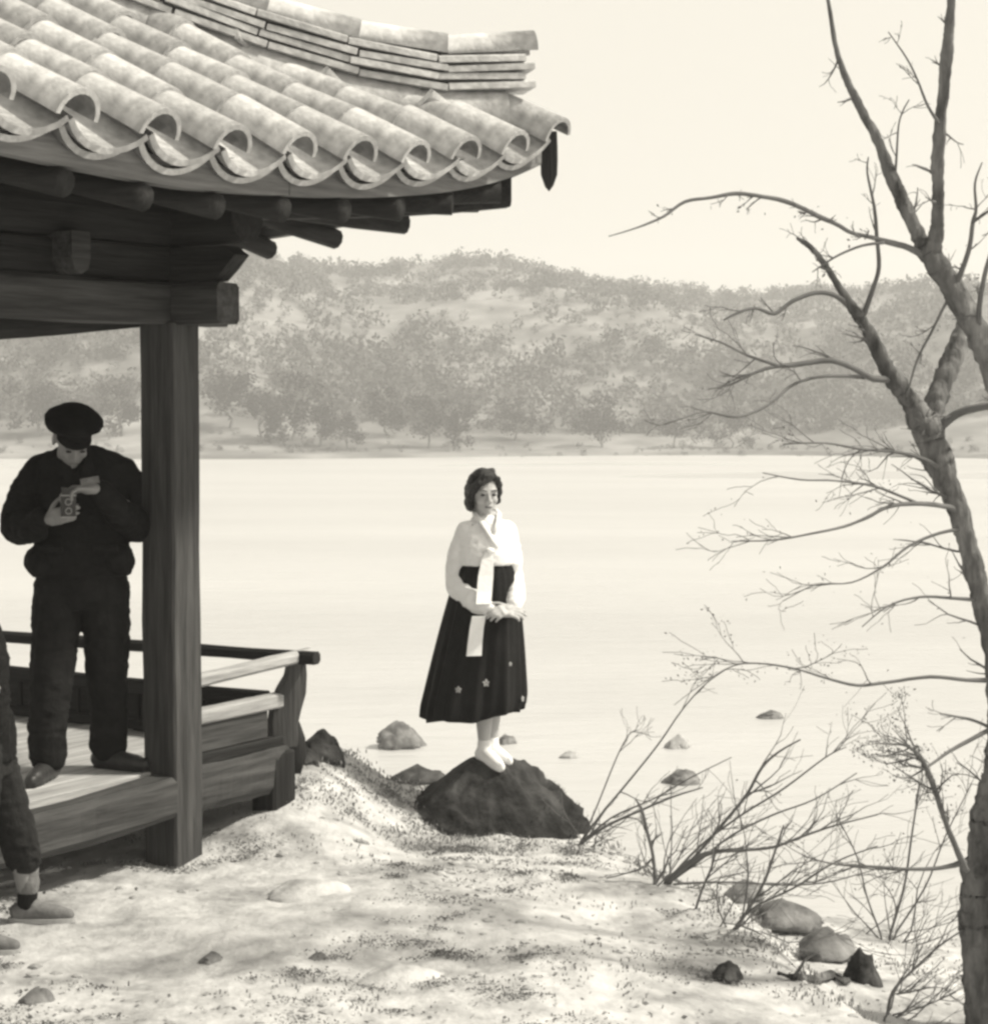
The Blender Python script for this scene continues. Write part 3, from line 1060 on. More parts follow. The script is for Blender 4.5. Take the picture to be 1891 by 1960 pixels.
def rock_px(u, v, wpx, hpx, seed, mt, label, dep=.8, rz=0.0, rough=.42, sink=.5):
    """a rock whose foot shows at v + hpx / 2"""
    p, y = ground_hit(u, v + hpx * .42)
    s = y / F_PX / 2
    p = p + Vector((0, wpx * s * dep * .7, hpx * s * 1.15 * (1 - sink * 1.6) ))
    return blob_rock('rock', p, (wpx * s, wpx * s * dep, hpx * s * 1.15), seed, mt, label, 'rock', rough, rz, None, 4)


# the mound-like rock under the woman
PEAK = Vector((-.045, 10.60, .155))
CONT = [(0, .50, .18), (35, .52, .1), (90, .50, .05), (140, .55, .05), (180, .50, .15), (215, .62, .0), (240, .66, .0), (270, .70, .0), (300, .72, 0), (325, .66, .05)]
bm = MB(); rows = []
NA, NR = 120, 44
for j in range(NR + 1):
    q = j / NR
    row = []
    for i in range(NA):
        a = 360 * i / NA
        k = 0
        L_ = len(CONT)
        for k in range(L_):
            a0 = CONT[k][0]; a1 = CONT[(k + 1) % L_][0] + (360 if k == L_ - 1 else 0)
            if a0 <= a < a1 or (k == L_ - 1): break
        f = (a - a0) / (a1 - a0); f = f * f * (3 - 2 * f)
        rad = CONT[k][1] * (1 - f) + CONT[(k + 1) % L_][1] * f
        rr = rad * q
        x, y = math.cos(R(a)) * rr, math.sin(R(a)) * rr
        # flat crown, then flanks that steepen
        h = .012 * q - .50 * (max(0, rr - .085) / .60) ** (1.05 + .35 * max(0, math.cos(R(a))))
        n3 = (.05 * (.35 - abs(nz(x * 4, y * 4, 2.2))) + .05 * (.3 - abs(nz(x * 8 + 3, y * 8, 5.2))) + .022 * nz(x * 17, y * 17, 1.1) + .010 * nz(x * 40, y * 40, 3.1)) * min(1, max(0, rr - .07) * 6)
        row.append((PEAK.x + x + n3 * .6, PEAK.y + y, PEAK.z + h + n3))
    rows.append(row)
bm.quad_grid(rows, closed_v=True)
rock = bm.build('mound_rock', M_rock, sm=True)
tag(rock, 'dark mossy mound-shaped rock on which the woman stands', 'rock')
# a fringe of dark grass on its flank
rg = np.random.default_rng(3)
gv, gf = [], []
for k in range(700):
    a = rg.random() * 6.283; q = .62 + .36 * rg.random() ** .7
    i = int(a / 6.2832 * NA) % NA; j = min(NR, int(q * NR))
    p = Vector(rows[j][i])
    d = Vector((math.cos(a) * .5 + .3 * rg.normal(), math.sin(a) * .5 + .3 * rg.normal(), .8 + .3 * rg.random())).normalized()
    L_ = .012 + .02 * rg.random(); w = Vector((-d.y, d.x, 0)).normalized() * .0035
    b_ = len(gv); gv += [tuple(p - w), tuple(p + w), tuple(p + d * L_)]; gf.append((b_, b_ + 1, b_ + 2))
gm = bpy.data.meshes.new('moss_fringe'); gm.from_pydata(gv, [], gf); gm.update()
gm = link('moss_fringe', gm, M_moss, rock); gm['kind'] = 'stuff'

rock_px(612, 1428, 92, 78, 3.0, M_rock, 'dark angular rock on the bluff edge beside the railing corner', .8, .3)
rock_px(584, 1452, 50, 44, 15.0, M_rock, 'small dark rock tucked against the railing corner post', .8, .3)
rock_px(762, 1412, 88, 56, 6.0, M_stone, 'rounded grey boulder on the bluff edge left of the woman', .8, 0, sink=.3)
rock_px(802, 1486, 120, 46, 21.0, M_rock, 'low dark form standing in for the shadow at the left flank of the mound rock', .7, .2)  # dark solid added where the mound rock and woman cast their shadow
rock_px(970, 1416, 44, 26, 9.0, M_stone, 'small dark stone behind the woman\'s shoe', .7, .4)
rock_px(1308, 1487, 76, 40, 12.0, M_stone, 'dark flat rock on the lower shore among thin shrub stems', .8, .2)
rock_px(1478, 1372, 52, 22, 14.0, M_stone, 'lone dark rock standing clear in the river', .7, 0)
rock_px(1092, 1448, 40, 20, 17.0, M_pstone, 'faint pale rock in the shallows right of the woman', .7, 0)
rock_px(1300, 1425, 50, 36, 18.0, M_pstone, 'pale broken rock above the dark flat shore rock', .7, 0)
rock_px(1505, 1765, 160, 66, 24.0, M_stone, 'large grey rock below the ground edge under the shrub', .7, -.2, sink=.3)
rock_px(1430, 1718, 84, 44, 27.0, M_stone, 'grey rock half hidden by shrub stems, left of the large one', .7, .2, sink=.3)
rock_px(1590, 1812, 130, 84, 30.0, M_stone, 'broad rounded rock right of the large grey rock', .8, .4)
rock_px(1655, 1846, 74, 96, 38.0, M_rock, 'dark upright wedge of rock near the tree trunk', .9, .8)
rock_px(1395, 1872, 64, 40, 36.0, M_rock, 'small dark pointed stone on the open ground at lower right', .7, .5, sink=.2)
rock_px(70, 1908, 70, 46, 45.0, M_stone, 'grey stone on the ground at the lower left corner', .8, .2, sink=.6)
rock_px(405, 1836, 50, 26, 47.0, M_stone, 'small grey stone on the path in front of the pavilion', .8, .2, sink=.62)
rock_px(608, 1832, 40, 22, 49.0, M_stone, 'small dark stone in the foreground right of the path', .8, .2, sink=.62)
rock_px(590, 1700, 190, 44, 51.0, M_ground, 'half buried pale boulder in the middle of the foreground', .8, .5, rough=.16, sink=.78)
rock_px(770, 1870, 190, 50, 52.0, M_ground, 'half buried pale boulder at the bottom of the foreground', .8, .2, rough=.16, sink=.78)
# weathered fallen branch
m = MB()
P = [ground_hit(u, v)[0] + Vector((0, 0, .014)) for u, v in ((1490, 1876), (1520, 1880), (1555, 1883), (1590, 1884), (1622, 1890))]
m.tube(P, [.009, .015, .018, .021, .02], 8)
m.tube([P[1], P[1] + Vector((.05, .06, .05)), P[1] + Vector((.11, .1, .07))], [.008, .006, .003], 5)
o = m.build('fallen_branch', M_bark, sm=True)
tag(o, 'short dark fallen branch lying below the grey rocks', 'branch')

# ------------------------------------------------------------------ loose cover of the ground
rg = np.random.default_rng(8)
def ground_pts(n, clump, thr, xr=(-2.6, 2.4), yr=(6.3, 11.2), seed=0.0):
    out = []
    while len(out) < n:
        x = xr[0] + (xr[1] - xr[0]) * rg.random(); y = yr[0] + (yr[1] - yr[0]) * rg.random()
        if nz(x * clump, y * clump * 1.6, seed) + .35 * nz(x * clump * 3, y * clump * 4, seed + 3) < thr + .25 * (rg.random() - .5): continue
        # the trodden path towards the pavilion stays bare
        if (x + 1.15) ** 2 / .55 + (y - 8.0) ** 2 / .8 < 1 and rg.random() < .9: continue
        out.append((x, y, gz(x, y)))
    return out


pb = MB()
PEB = []
for k in range(6):
    bm2 = bmesh.new(); bmesh.ops.create_icosphere(bm2, subdivisions=1, radius=1)
    PEB.append(([v.co * (1 + .25 * nz(v.co.x * 2 + k * 7, v.co.y * 2, v.co.z * 2)) for v in bm2.verts], [tuple(v.index for v in f.verts) for f in bm2.faces])); bm2.free()
for (x, y, z) in ground_pts(1000, 1.4, .0, seed=4.0):
    vs_, fs_ = PEB[rg.integers(0, 6)]
    r = .006 + .02 * rg.random() ** 3
    a = rg.random() * 6.28; ca, sa = math.cos(a), math.sin(a)
    b_ = len(pb.v)
    pb.v += [(x + (v.x * ca - v.y * sa) * r * 1.3, y + (v.x * sa + v.y * ca) * r, z + v.z * r * .6) for v in vs_]
    pb.f += [tuple(b_ + i for i in f) for f in fs_]
o = pb.build('pebbles', M_pstone); tag(o, 'loose pebbles strewn over the sandy ground', 'pebbles', kind='stuff')


def blades(name, pts, per, hmin, hmax, spread, mt, label, cat, lean=.7, w=.004):
    V, F = [], []
    for (x, y, z) in pts:
        for k in range(per):
            a = rg.random() * 6.28; L_ = hmin + (hmax - hmin) * rg.random()
            bx, by = x + spread * rg.normal(), y + spread * rg.normal()
            dx, dy = math.cos(a) * lean * L_ * rg.random(), math.sin(a) * lean * L_ * rg.random()
            wx, wy = -math.sin(a) * w, math.cos(a) * w
            b_ = len(V)
            V += [(bx - wx, by - wy, z - .005), (bx + wx, by + wy, z - .005), (bx + dx * .5 + wx * .7, by + dy * .5 + wy * .7, z + L_ * .6), (bx + dx * .5 - wx * .7, by + dy * .5 - wy * .7, z + L_ * .6),
                  (bx + dx, by + dy, z + L_ * .9)]
            F += [(b_, b_ + 1, b_ + 2, b_ + 3), (b_ + 3, b_ + 2, b_ + 4)]
    me = bpy.data.meshes.new(name); me.from_pydata(V, [], F); me.update()
    o = link(name, me, mt); tag(o, label, cat, kind='stuff')


blades('dry_grass', ground_pts(150, 1.2, .2, seed=1.0), 10, .006, .018, .05, M_straw, 'sparse dry grass tufts over the ground', 'grass')
edge_pts = []
for i in range(3, 13):
    for k in range(30):
        q = rg.random(); p = EDGE[i] * (1 - q) + EDGE[i + 1] * q + rg.normal(size=2) * .08
        edge_pts.append((p[0], p[1], gz(p[0], p[1])))
blades('edge_grass', edge_pts, 6, .006, .026, .04, M_straw, 'short dry grass along the broken edge of the bluff', 'grass')
behind = [(x, y, z) for (x, y, z) in ground_pts(800, 2.2, -.1, (-1.1, .2), (9.5, 10.9), 9.0)]
blades('rough_grass', behind, 7, .005, .016, .05, M_straw, 'rough dry turf between the railing and the mound rock', 'grass', lean=1.6)
lp = np.array(ground_pts(1300, 1.0, .08, (-2.6, 2.8), (6.2, 11.0), 12.0)); lp[:, 2] += .006
V, F = leaf_quads(lp, np.full(len(lp), .011), rg, .85)
o = np_mesh('leaf_litter', V, F, M_straw); tag(o, 'fallen dry leaves scattered over the ground', 'leaves', kind='stuff')
# dark clumps of dead turf
lp = []
for (x, y, z) in ground_pts(230, .9, .0, (-2.4, 1.1), (6.3, 10.6), 31.0):
    n = 40 + int(190 * rg.random() ** 2); sp = .012 + .035 * rg.random()
    for k in range(n):
        a, c = x + rg.normal() * sp * 1.8, y + rg.normal() * sp
        lp.append((a, c, gz(a, c) + .006 + .012 * rg.random()))
V, F = leaf_quads(np.array(lp), np.full(len(lp), .0055), rg, .5)
o = np_mesh('dead_turf', V, F, M_dry); tag(o, 'dark dead turf clumps dotting the pale ground', 'turf', kind='stuff')
# ------------------------------------------------------------------ people
M_skin = mat('skin', 0.46, 0.55, 0.06, 20, 0, spec=0.3)
M_skin_d = mat('darker_skin', 0.24, 0.55, 0.08, 20, 0, spec=0.3)  # shade over the capped man's face put into the skin colour
M_hair = mat('black_hair', 0.022, 0.5, 0.4, 60, 0.5, 160, 0.35, stretch=(1, 1, .3))
M_white = mat('white_cotton', 0.87, 0.85, 0.05, 12, 0.15, 60, 0.1)
M_skirt = mat('black_skirt_cloth', 0.012, 0.85, 0.3, 14, 0.2, 60, 0.15)
M_coat = mat('dark_wool', 0.011, 0.9, 0.35, 14, 0.3, 90, 0.1)
M_trouser = mat('dark_trouser_cloth', 0.013, 0.9, 0.35, 14, 0.3, 90, 0.1)
M_cap = mat('dark_felt', 0.010, 0.95, 0.3, 20, 0.3, 120, 0.08)
M_leather = mat('dark_leather', 0.03, 0.4, 0.3, 20, 0.2, 60, 0.4)
M_canvas = mat('worn_canvas', 0.17, 0.9, 0.25, 30, 0.3, 120, 0.1)
M_sole = mat('pale_rubber', 0.40, 0.8, 0.15, 20, 0, spec=0.2)
M_metal = mat('nickel_trim', 0.28, 0.3, 0.1, 20, 0, metallic=0.9)
M_eye = mat('dark_eye', 0.02, 0.25, 0.1, 20, 0, spec=0.5)
M_lip = mat('lips', 0.16, 0.5, 0.1, 20, 0, spec=0.3)
M_brown = mat('faded_trouser_cloth', 0.022, 0.9, 0.3, 14, 0.3, 90, 0.1)


def V3(*a): return Vector(a)


def wrinkle(o, amp, f=9.0, sx=1.0, sy=1.0, sz=1.6, mask=None):
    """press folds into a cloth mesh"""
    n = len(o.data.vertices)
    co = np.empty(n * 3, np.float32); no = np.empty(n * 3, np.float32)
    o.data.vertices.foreach_get('co', co); o.data.vertices.foreach_get('normal', no)
    k_ = np.empty(n, np.float32)
    for i, (px, py, pz) in enumerate(co.reshape(-1, 3).tolist()):
        qx, qy, qz = px * f * sx, py * f * sy, pz * f * sz
        wx, wy = 1.2 * nz(qx * .6, qy * .6, qz * .6 + 3), 1.2 * nz(qy * .6, qz * .6, qx * .6)
        k_[i] = (.42 - abs(nz(qx + wx, qy + wy, qz + wx))) + .5 * (.42 - abs(nz(qx * 2.1 + 5, qy * 2.1 + wy, qz * 2.1))) - .3
    co = co.reshape(-1, 3) + no.reshape(-1, 3) * (amp * k_)[:, None]
    o.data.vertices.foreach_set('co', co.ravel())
    o.data.update()


def hand(mb, M, side=1, curl=(.5, .55, .6, .65), spread=.06, thumb=.5, s=1.0):
    """wrist at the origin of M, fingers along +y, palm towards -z, thumb on the +x*side flank"""
    st = len(mb.v)
    for x in (-.026, -.009, .009, .026):
        mb.capsule((x * .8 * side, .012, 0), .0135, (x * side, .078, .002), .0125, 10, 3)
    mb.capsule((0, -.03, 0), .024, (0, .03, 0), .024, 12, 3)
    lens = [(.040, .024, .019), (.045, .028, .021), (.041, .026, .020), (.032, .020, .017)]
    for k in range(4):
        x = (.027 - .018 * k) * side
        a = spread * (1.5 - k) * side
        p = V3(x, .082 - .004 * abs(k - 1.2), .001)
        d = V3(math.sin(a), math.cos(a), 0)
        c = 0.0
        for j, L in enumerate(lens[k]):
            c += curl[k] * (.75 if j == 0 else 1.0)
            dd = V3(d.x * math.cos(c), d.y * math.cos(c), -math.sin(c))
            q = p + dd * L
            mb.capsule(p, .0092 - .0006 * j, q, .0086 - .0008 * j, 10, 3)
            p = q
    p = V3(.026 * side, .018, -.004)
    for j, L in enumerate((.036, .030, .024)):
        a = .85 - .22 * j
        dd = V3(math.sin(a) * side, math.cos(a), -thumb * (.5 + .4 * j)).normalized()
        q = p + dd * L
        mb.capsule(p, .0125 - .0015 * j, q, .0108 - .0013 * j, 10, 3)
        p = q
    mb.transform(M @ Matrix.Scale(s, 4), st)


def aim(p, fwd, palm):
    """matrix at p with +y = fwd and -z = palm"""
    y = Vector(fwd).normalized(); z = -Vector(palm); z = (z - y * z.dot(y)).normalized(); x = y.cross(z)
    M = Matrix((x, y, z)).transposed().to_4x4(); M.translation = Vector(p)
    return M


def head(mb, M, s=1.0):
    """origin at the chin-neck joint, face towards -y, crown up +z; about .22 m tall"""
    st = len(mb.v)
    mb.ell((0, .012, .135), (.074, .093, .088))
    mb.ell((0, -.03, .11), (.062, .058, .075))
    mb.ell((0, -.035, .055), (.052, .052, .048))
    mb.ell((0, -.062, .022), (.024, .020, .019))
    for sx in (-1, 1):
        mb.ell((sx * .036, -.060, .078), (.022, .020, .022))        # cheek
        mb.ell((sx * .026, -.074, .128), (.027, .014, .010))        # brow
        mb.ell((sx * .077, .012, .104), (.009, .020, .032))         # ear
        mb.ell((sx * .012, -.089, .075), (.009, .010, .008))        # nostril wing
    mb.capsule((0, -.084, .118), .008, (0, -.101, .079), .0105, 10, 3)
    mb.ell((0, -.080, .050), (.022, .011, .006)); mb.ell((0, -.079, .040), (.019, .011, .007))
    mb.capsule((0, .022, .09), .050, (0, .032, -.07), .052, 16, 4)
    mb.transform(M @ Matrix.Scale(s, 4), st)


def face_parts(M, parent, s=1.0, lips=M_lip):
    S = M @ Matrix.Scale(s, 4)
    for sx in (-1, 1):
        m = MB(); m.ell((sx * .030, -.0835, .108), (.0135, .006, .0065), n=12, m=6); m.transform(S); m.build('eye', M_eye, parent, True)
        m = MB(); m.tube([(sx * .012, -.092, .129), (sx * .030, -.0925, .134), (sx * .047, -.080, .130)], [.003, .004, .002], 6); m.transform(S); m.build('eyebrow', M_hair, parent, True)
    m = MB(); m.ell((0, -.0865, .0455), (.021, .0065, .0065), n=14, m=6); m.transform(S); m.build('lips', lips, parent, True)


# ================================================================= the woman
WP = Vector((PEAK.x + .005, PEAK.y - .01, PEAK.z - .008))
W = empty('person', WP)
tag(W, 'woman in white short jacket and dark full skirt standing on the mound rock', 'person')
WR = Matrix.Rotation(R(13), 4, 'Z')
HM = Matrix.Translation((-.014, -.008, 1.312)) @ Matrix.Rotation(R(17), 4, 'Z') @ Matrix.Rotation(R(3), 4, 'X')
wl, wr_ = V3(.075, -.225, .835), V3(.012, -.215, .815)     # wrists (her left, her right) before turning
b = MB()
b.loft([(0, .0, .80, .13, .10), (0, .0, .88, .15, .11), (0, 0, .98, .115, .085), (0, 0, 1.10, .135, .095), (0, 0, 1.20, .145, .085), (0, .005, 1.255, .12, .07), (0, .01, 1.30, .05, .045)])
b.chain([V3(-.115, 0, 1.225), V3(-.150, .03, .985), wr_ + V3(-.02, .02, 0)], [.045, .038, .026])
b.chain([V3(.115, 0, 1.225), V3(.142, .01, .985), wl + V3(.02, .02, 0)], [.045, .038, .026])
hand(b, aim(wr_, (.80, -.35, .02), (.1, .5, -.5)), -1, (.35, .42, .48, .5), .05, .4, .92)
hand(b, aim(wl, (-.62, -.45, -.10), (-.1, .6, -.45)), 1, (.45, .5, .55, .6), .05, .4, .92)
b.transform(WR)
head(b, HM, 1.0)
# legs and feet (placed directly, one foot a little behind the other)
fd = V3(.50, -.86, 0).normalized()
for (ax, ay, az, pit) in ((-.012, -.02, .060, -.24), (.030, .085, .055, -.10)):
    a = V3(ax, ay, az)
    b.chain([V3(ax - .01, ay * .3 + .02, .80), V3(ax - .008, ay * .7 + .01, .43), V3(ax, ay + .02, .26), a + V3(0, .01, .03)], [.075, .052, .050, .031])
    toe = a + fd * .16 + V3(0, 0, -.035 + pit * .12)
    b.chain([a - fd * .035 + V3(0, 0, -.028), a + V3(0, 0, -.012), a + fd * .09 + V3(0, 0, -.030 + pit * .06), toe], [.028, .034, .030, .022])
body = b.remesh('body', M_skin, W, .0048, 3)
face_parts(HM, body, 1.0)
# white socks and rubber shoes
for (ax, ay, az, pit) in ((-.012, -.02, .060, -.24), (.030, .085, .055, -.10)):
    a = V3(ax, ay, az); m = MB()
    toe = a + fd * .165 + V3(0, 0, -.034 + pit * .12)
    m.chain([a + V3(0, .012, .048), a + V3(0, 0, .0), a - fd * .032 + V3(0, 0, -.026)], [.035, .040, .037])
    m.chain([a - fd * .030 + V3(0, 0, -.026), a + fd * .05 + V3(0, 0, -.022 + pit * .03), a + fd * .11 + V3(0, 0, -.030 + pit * .07), toe, toe + fd * .015 + V3(0, 0, .012)], [.037, .041, .038, .029, .016])
    o = m.remesh('shoe', M_white, W, .006, 4)
# jacket
b = MB()
b.loft([(0, -.005, 1.045, .160, .126), (0, -.005, 1.075, .162, .128), (0, -.005, 1.13, .158, .126), (0, 0, 1.19, .152, .110), (0, .005, 1.235, .135, .092), (0, .01, 1.275, .088, .070), (0, .014, 1.305, .064, .060)])
b.chain([V3(-.108, .0, 1.222), V3(-.148, .02, 1.10), V3(-.160, .03, .985), V3(-.150, .0, .925)], [.056, .057, .060, .066])
b.chain([V3(-.148, -.01, .93), V3(-.09, -.12, .865), V3(-.035, -.19, .832)], [.070, .064, .046])
b.chain([V3(.108, .0, 1.222), V3(.138, .0, 1.10), V3(.146, .01, .985), V3(.144, -.02, .935)], [.055, .054, .055, .057])
b.chain([V3(.144, -.02, .935), V3(.13, -.12, .875), V3(.105, -.19, .852)], [.057, .052, .042])
b.transform(WR)
jk = b.remesh('jacket', M_white, W, .007, 12)
wrinkle(jk, .010, 13, sz=1.3)
# collar band
m = MB()
cp = [WR @ V3(*p) for p in ((-.060, .030, 1.330), (-.066, -.02, 1.315), (-.040, -.074, 1.270), (-.005, -.112, 1.205), (.03, -.138, 1.14))]
m.tube(cp, [.013, .016, .017, .016, .013], 8, squash=.6)
cp = [WR @ V3(*p) for p in ((-.060, .030, 1.330), (0, .070, 1.338), (.060, .030, 1.330), (.064, -.02, 1.315), (.045, -.074, 1.270), (.012, -.108, 1.215))]
m.tube(cp, [.013, .014, .013, .016, .016, .013], 8, squash=.6)
m.build('collar', M_white, jk, True)
# long ribbon ties
def ribbon(P, w, name):
    m = MB(); rows = []
    for k, (p, wd) in enumerate(P):
        p = WR @ Vector(p); x = (WR @ V3(1, 0, 0)) * w * wd
        y = (WR @ V3(0, -1, 0)) * .004
        rows.append([p - x + y, p + x + y, p + x - y, p - x - y])
    m.quad_grid(rows, closed_v=True)
    m.f.append((0, 1, 2, 3)); n = (len(rows) - 1) * 4; m.f.append((n + 3, n + 2, n + 1, n))
    return m.build(name, M_white, jk)
ribbon([((-.018, -.137, 1.13), .5), ((-.028, -.150, 1.08), .8), ((-.042, -.168, 1.00), 1), ((-.055, -.195, .92), 1), ((-.068, -.228, .86), 1.0)], .040, 'ribbon')
ribbon([((-.095, -.245, .80), 1.0), ((-.105, -.238, .74), 1.0), ((-.115, -.240, .66), 1.05), ((-.122, -.248, .595), 1.1)], .036, 'ribbon')
m = MB(); m.ell((-.014, -.143, 1.128), (.026, .016, .018)); m.transform(WR); m.build('bow_knot', M_white, jk, True)
# skirt: gathered high under the bust, falling to the calf
m = MB(); rows = []
NZ, NA = 34, 168
for j in range(NZ + 1):
    q = j / NZ
    row = []
    for i in range(NA):
        a = 2 * math.pi * i / NA
        bell = .132 + .150 * (q ** .70)
        depth = .105 + .135 * (q ** .70)
        pl = (.002 + .010 * q) * (math.sin(a * 14 + 1.6 * math.sin(a * 3 + q)) + .6 * math.sin(a * 23 + 2 + 2 * q) * (.4 + .6 * math.sin(a * 2.0 + 1) ** 2)) + .012 * q * math.sin(a * 5 + 1)
        hem = .232 + .035 * (1 + math.cos(a - .2)) * .9 + .010 * math.sin(a * 5 + 1)
        z = 1.07 + (hem - 1.07) * q
        tuck = -.05 * max(0, q - .93) / .07 * .2
        x = (bell + pl + tuck) * math.cos(a) - .072 * q ** 1.2
        y = (depth + pl + tuck) * math.sin(a)
        row.append((x, y, z))
    rows.append(row)
m.quad_grid(rows, closed_v=True)
m.transform(Matrix.Rotation(R(14), 4, 'Z'))
sk = m.build('skirt', M_skirt, W, True)
so = sk.modifiers.new('cloth', 'SOLIDIFY'); so.thickness = .005; so.offset = -1
# embroidered flowers near the hem
def flower(a, q, s):
    i = int(a / (2 * math.pi) * NA) % NA; j = int(q * NZ)
    Rz = Matrix.Rotation(R(14), 4, 'Z')
    p = Rz @ Vector(rows[j][i]); n = (Rz @ Vector((math.cos(a) * 1.0, math.sin(a) * 1.15, .12))).normalized()
    x = V3(0, 0, 1).cross(n).normalized(); y = n.cross(x)
    m = MB()
    for k in range(5):
        an = 2 * math.pi * k / 5 + .3
        c = p + n * .006 + (x * math.cos(an) + y * math.sin(an)) * s * .6
        Mx = Matrix((x, y, n)).transposed()
        m.ell(c, (s * .5, s * .34, .004), (Mx.to_4x4() @ Matrix.Rotation(an, 4, 'Z')).to_3x3(), 8, 4)
    m.build('embroidered_flower', M_sole, sk, True)
flower(R(238), .80, .017); flower(R(272), .77, .020); flower(R(300), .70, .012); flower(R(322), .93, .016)
# wavy short hair, parted on her left
b = MB()
b.ell((0, .020, .150), (.086, .094, .090)); b.ell((0, .062, .095), (.080, .060, .085)); b.ell((.0, .055, .045), (.070, .045, .045))
b.ell((-.078, .005, .110), (.024, .058, .070)); b.ell((-.080, .010, .055), (.022, .045, .045)); b.ell((-.074, -.012, .032), (.019, .028, .026))
b.ell((.077, .010, .120), (.021, .052, .062)); b.ell((.079, .012, .075), (.018, .036, .036))
b.chain([V3(.036, -.066, .208), V3(-.010, -.080, .196), V3(-.045, -.076, .172), V3(-.070, -.052, .138), V3(-.080, -.025, .100)], [.018, .024, .026, .024, .022], 12)
b.chain([V3(.036, -.066, .208), V3(.060, -.058, .180), V3(.075, -.038, .145), V3(.079, -.020, .105)], [.016, .018, .018, .017], 12)
b.chain([V3(.03, -.04, .225), V3(-.03, -.045, .222), V3(-.065, -.02, .19)], [.022, .026, .026], 12)
b.transform(Matrix.Scale(1.0, 4))
hr = b.remesh('hair', M_hair, W, .005, 5)
for p, nn_, v in [(v.co.copy(), v.normal.copy(), v) for v in hr.data.vertices]:      # waves set across the hair
    an = math.atan2(p.y - .02, p.x)
    k = .0028 * math.sin(p.z * 150 + 3.0 * math.sin(an * 2) + 1.5 * nz(p.x * 20, p.y * 20, p.z * 8)) + .004 * nz(an * 9, p.z * 12, 4.0) + .0025 * nz(p.x * 60, p.y * 60, p.z * 25)
    v.co = p + nn_ * k
hr.data.transform(HM @ Matrix.Translation((0, .004, .006)) @ Matrix.Scale(.975, 4))

# ================================================================= the man with the camera
MP = Vector((-1.845, 8.98, ZF + .006))
MAN = empty('person', MP)
tag(MAN, 'man in flat cap and dark clothes looking down into a camera in the pavilion', 'person')
MR = Matrix.Rotation(R(6), 4, 'Z')
MH = Matrix.Translation((-.035, -.055, 1.405)) @ Matrix.Rotation(R(24), 4, 'Z') @ Matrix.Rotation(R(36), 4, 'X')
mwr, mwl = V3(-.108, -.27, 1.155), V3(.078, -.285, 1.285)
b = MB()
b.loft([(0, .02, .80, .15, .11), (0, .02, .92, .16, .12), (0, .02, 1.05, .15, .11), (0, .02, 1.22, .175, .12), (0, .02, 1.34, .18, .10), (0, .02, 1.41, .10, .075), (0, .0, 1.47, .055, .055)])
b.chain([V3(-.185, .02, 1.355), V3(-.285, .0, 1.12), mwr + V3(-.03, .04, 0)], [.058, .046, .031])
b.chain([V3(.185, .02, 1.355), V3(.275, .06, 1.12), mwl + V3(.03, .04, -.01)], [.058, .046, .031])
hand(b, aim(mwr, (.55, -.55, .18), (.75, .35, .2)), -1, (.5, .55, .6, .65), .05, .5)
hand(b, aim(mwl, (-.70, -.42, .05), (-.2, -.1, -.95)), 1, (.55, .6, .65, .7), .05, .5)
b.transform(MR)
head(b, MH, 1.0)
LEG = [((-.12, -.20, 0), (-.15, -.99, 0)), ((.10, .06, 0), (.94, -.34, 0))]
for sx, (f, d) in zip((-1, 1), LEG):
    f = Vector(f); d = Vector(d).normalized()
    b.chain([V3(sx * .09, .02, .86), V3(sx * .10 + f.x * .1, f.y * .45 - .02, .47), f + V3(0, .02, .09)], [.085, .058, .042])
    b.chain([f + V3(0, .02, .06), f + d * .13 + V3(0, 0, .035)], [.038, .03])
body = b.remesh('body', M_skin_d, MAN, .005, 3)
face_parts(MH, body, 1.0, M_lip)
b = MB()                                         # jacket with bulging side pockets, elbows out
b.loft([(0, .02, .885, .222, .160), (0, .02, .92, .226, .162), (0, .02, .99, .222, .158), (0, .02, 1.07, .196, .145), (0, .02, 1.18, .200, .145), (0, .02, 1.30, .215, .138), (0, .02, 1.385, .222, .110), (0, .02, 1.422, .20, .085), (0, .02, 1.445, .12, .078), (0, .015, 1.465, .075, .07)])
for sx in (-1, 1): b.ell((sx * .17, -.05, .955), (.07, .10, .075))
b.chain([V3(-.190, .02, 1.352), V3(-.235, .02, 1.26), V3(-.280, .0, 1.13), V3(-.255, -.05, 1.10)], [.068, .074, .078, .074])
b.chain([V3(-.27, -.04, 1.105), V3(-.19, -.17, 1.11), mwr + V3(-.035, .03, 0)], [.080, .066, .050])
b.chain([V3(.190, .02, 1.352), V3(.230, .05, 1.26), V3(.270, .07, 1.13), V3(.250, .02, 1.10)], [.068, .074, .078, .074])
b.chain([V3(.255, .02, 1.105), V3(.18, -.15, 1.17), mwl + V3(.035, .04, -.012)], [.080, .066, .050])
b.transform(MR)
for i, v in enumerate(b.v):
    p = Vector(v); k = .010 * nz(p.x * 9, p.y * 9, p.z * 9) + .006 * nz(p.x * 20, p.y * 20, p.z * 14)
    b.v[i] = (p.x + k, p.y + k, p.z)
jk = b.remesh('jacket', M_coat, MAN, .007, 4)
wrinkle(jk, .012, 9)
m = MB()
for sx in (-1, 1):                               # lapels and shirt collar
    m.prism([(sx * .012, 1.25), (sx * .075, 1.36), (sx * .055, 1.43), (sx * .03, 1.42)], -.128, -.118)
m.transform(MR); m.build('lapel', M_coat, jk)
for sx in (-1, 1):                               # pocket flaps
    m = MB(); m.box((sx * .12 - .055, -.160, 1.0), (sx * .12 + .055, -.135, 1.03)); m.transform(MR); m.build('pocket_flap', M_coat, jk, bevel=.004)
b = MB()                                         # loose trousers
b.loft([(0, .02, .74, .15, .125), (0, .02, .80, .185, .135), (0, .02, .90, .195, .14), (0, .02, .96, .18, .13)])
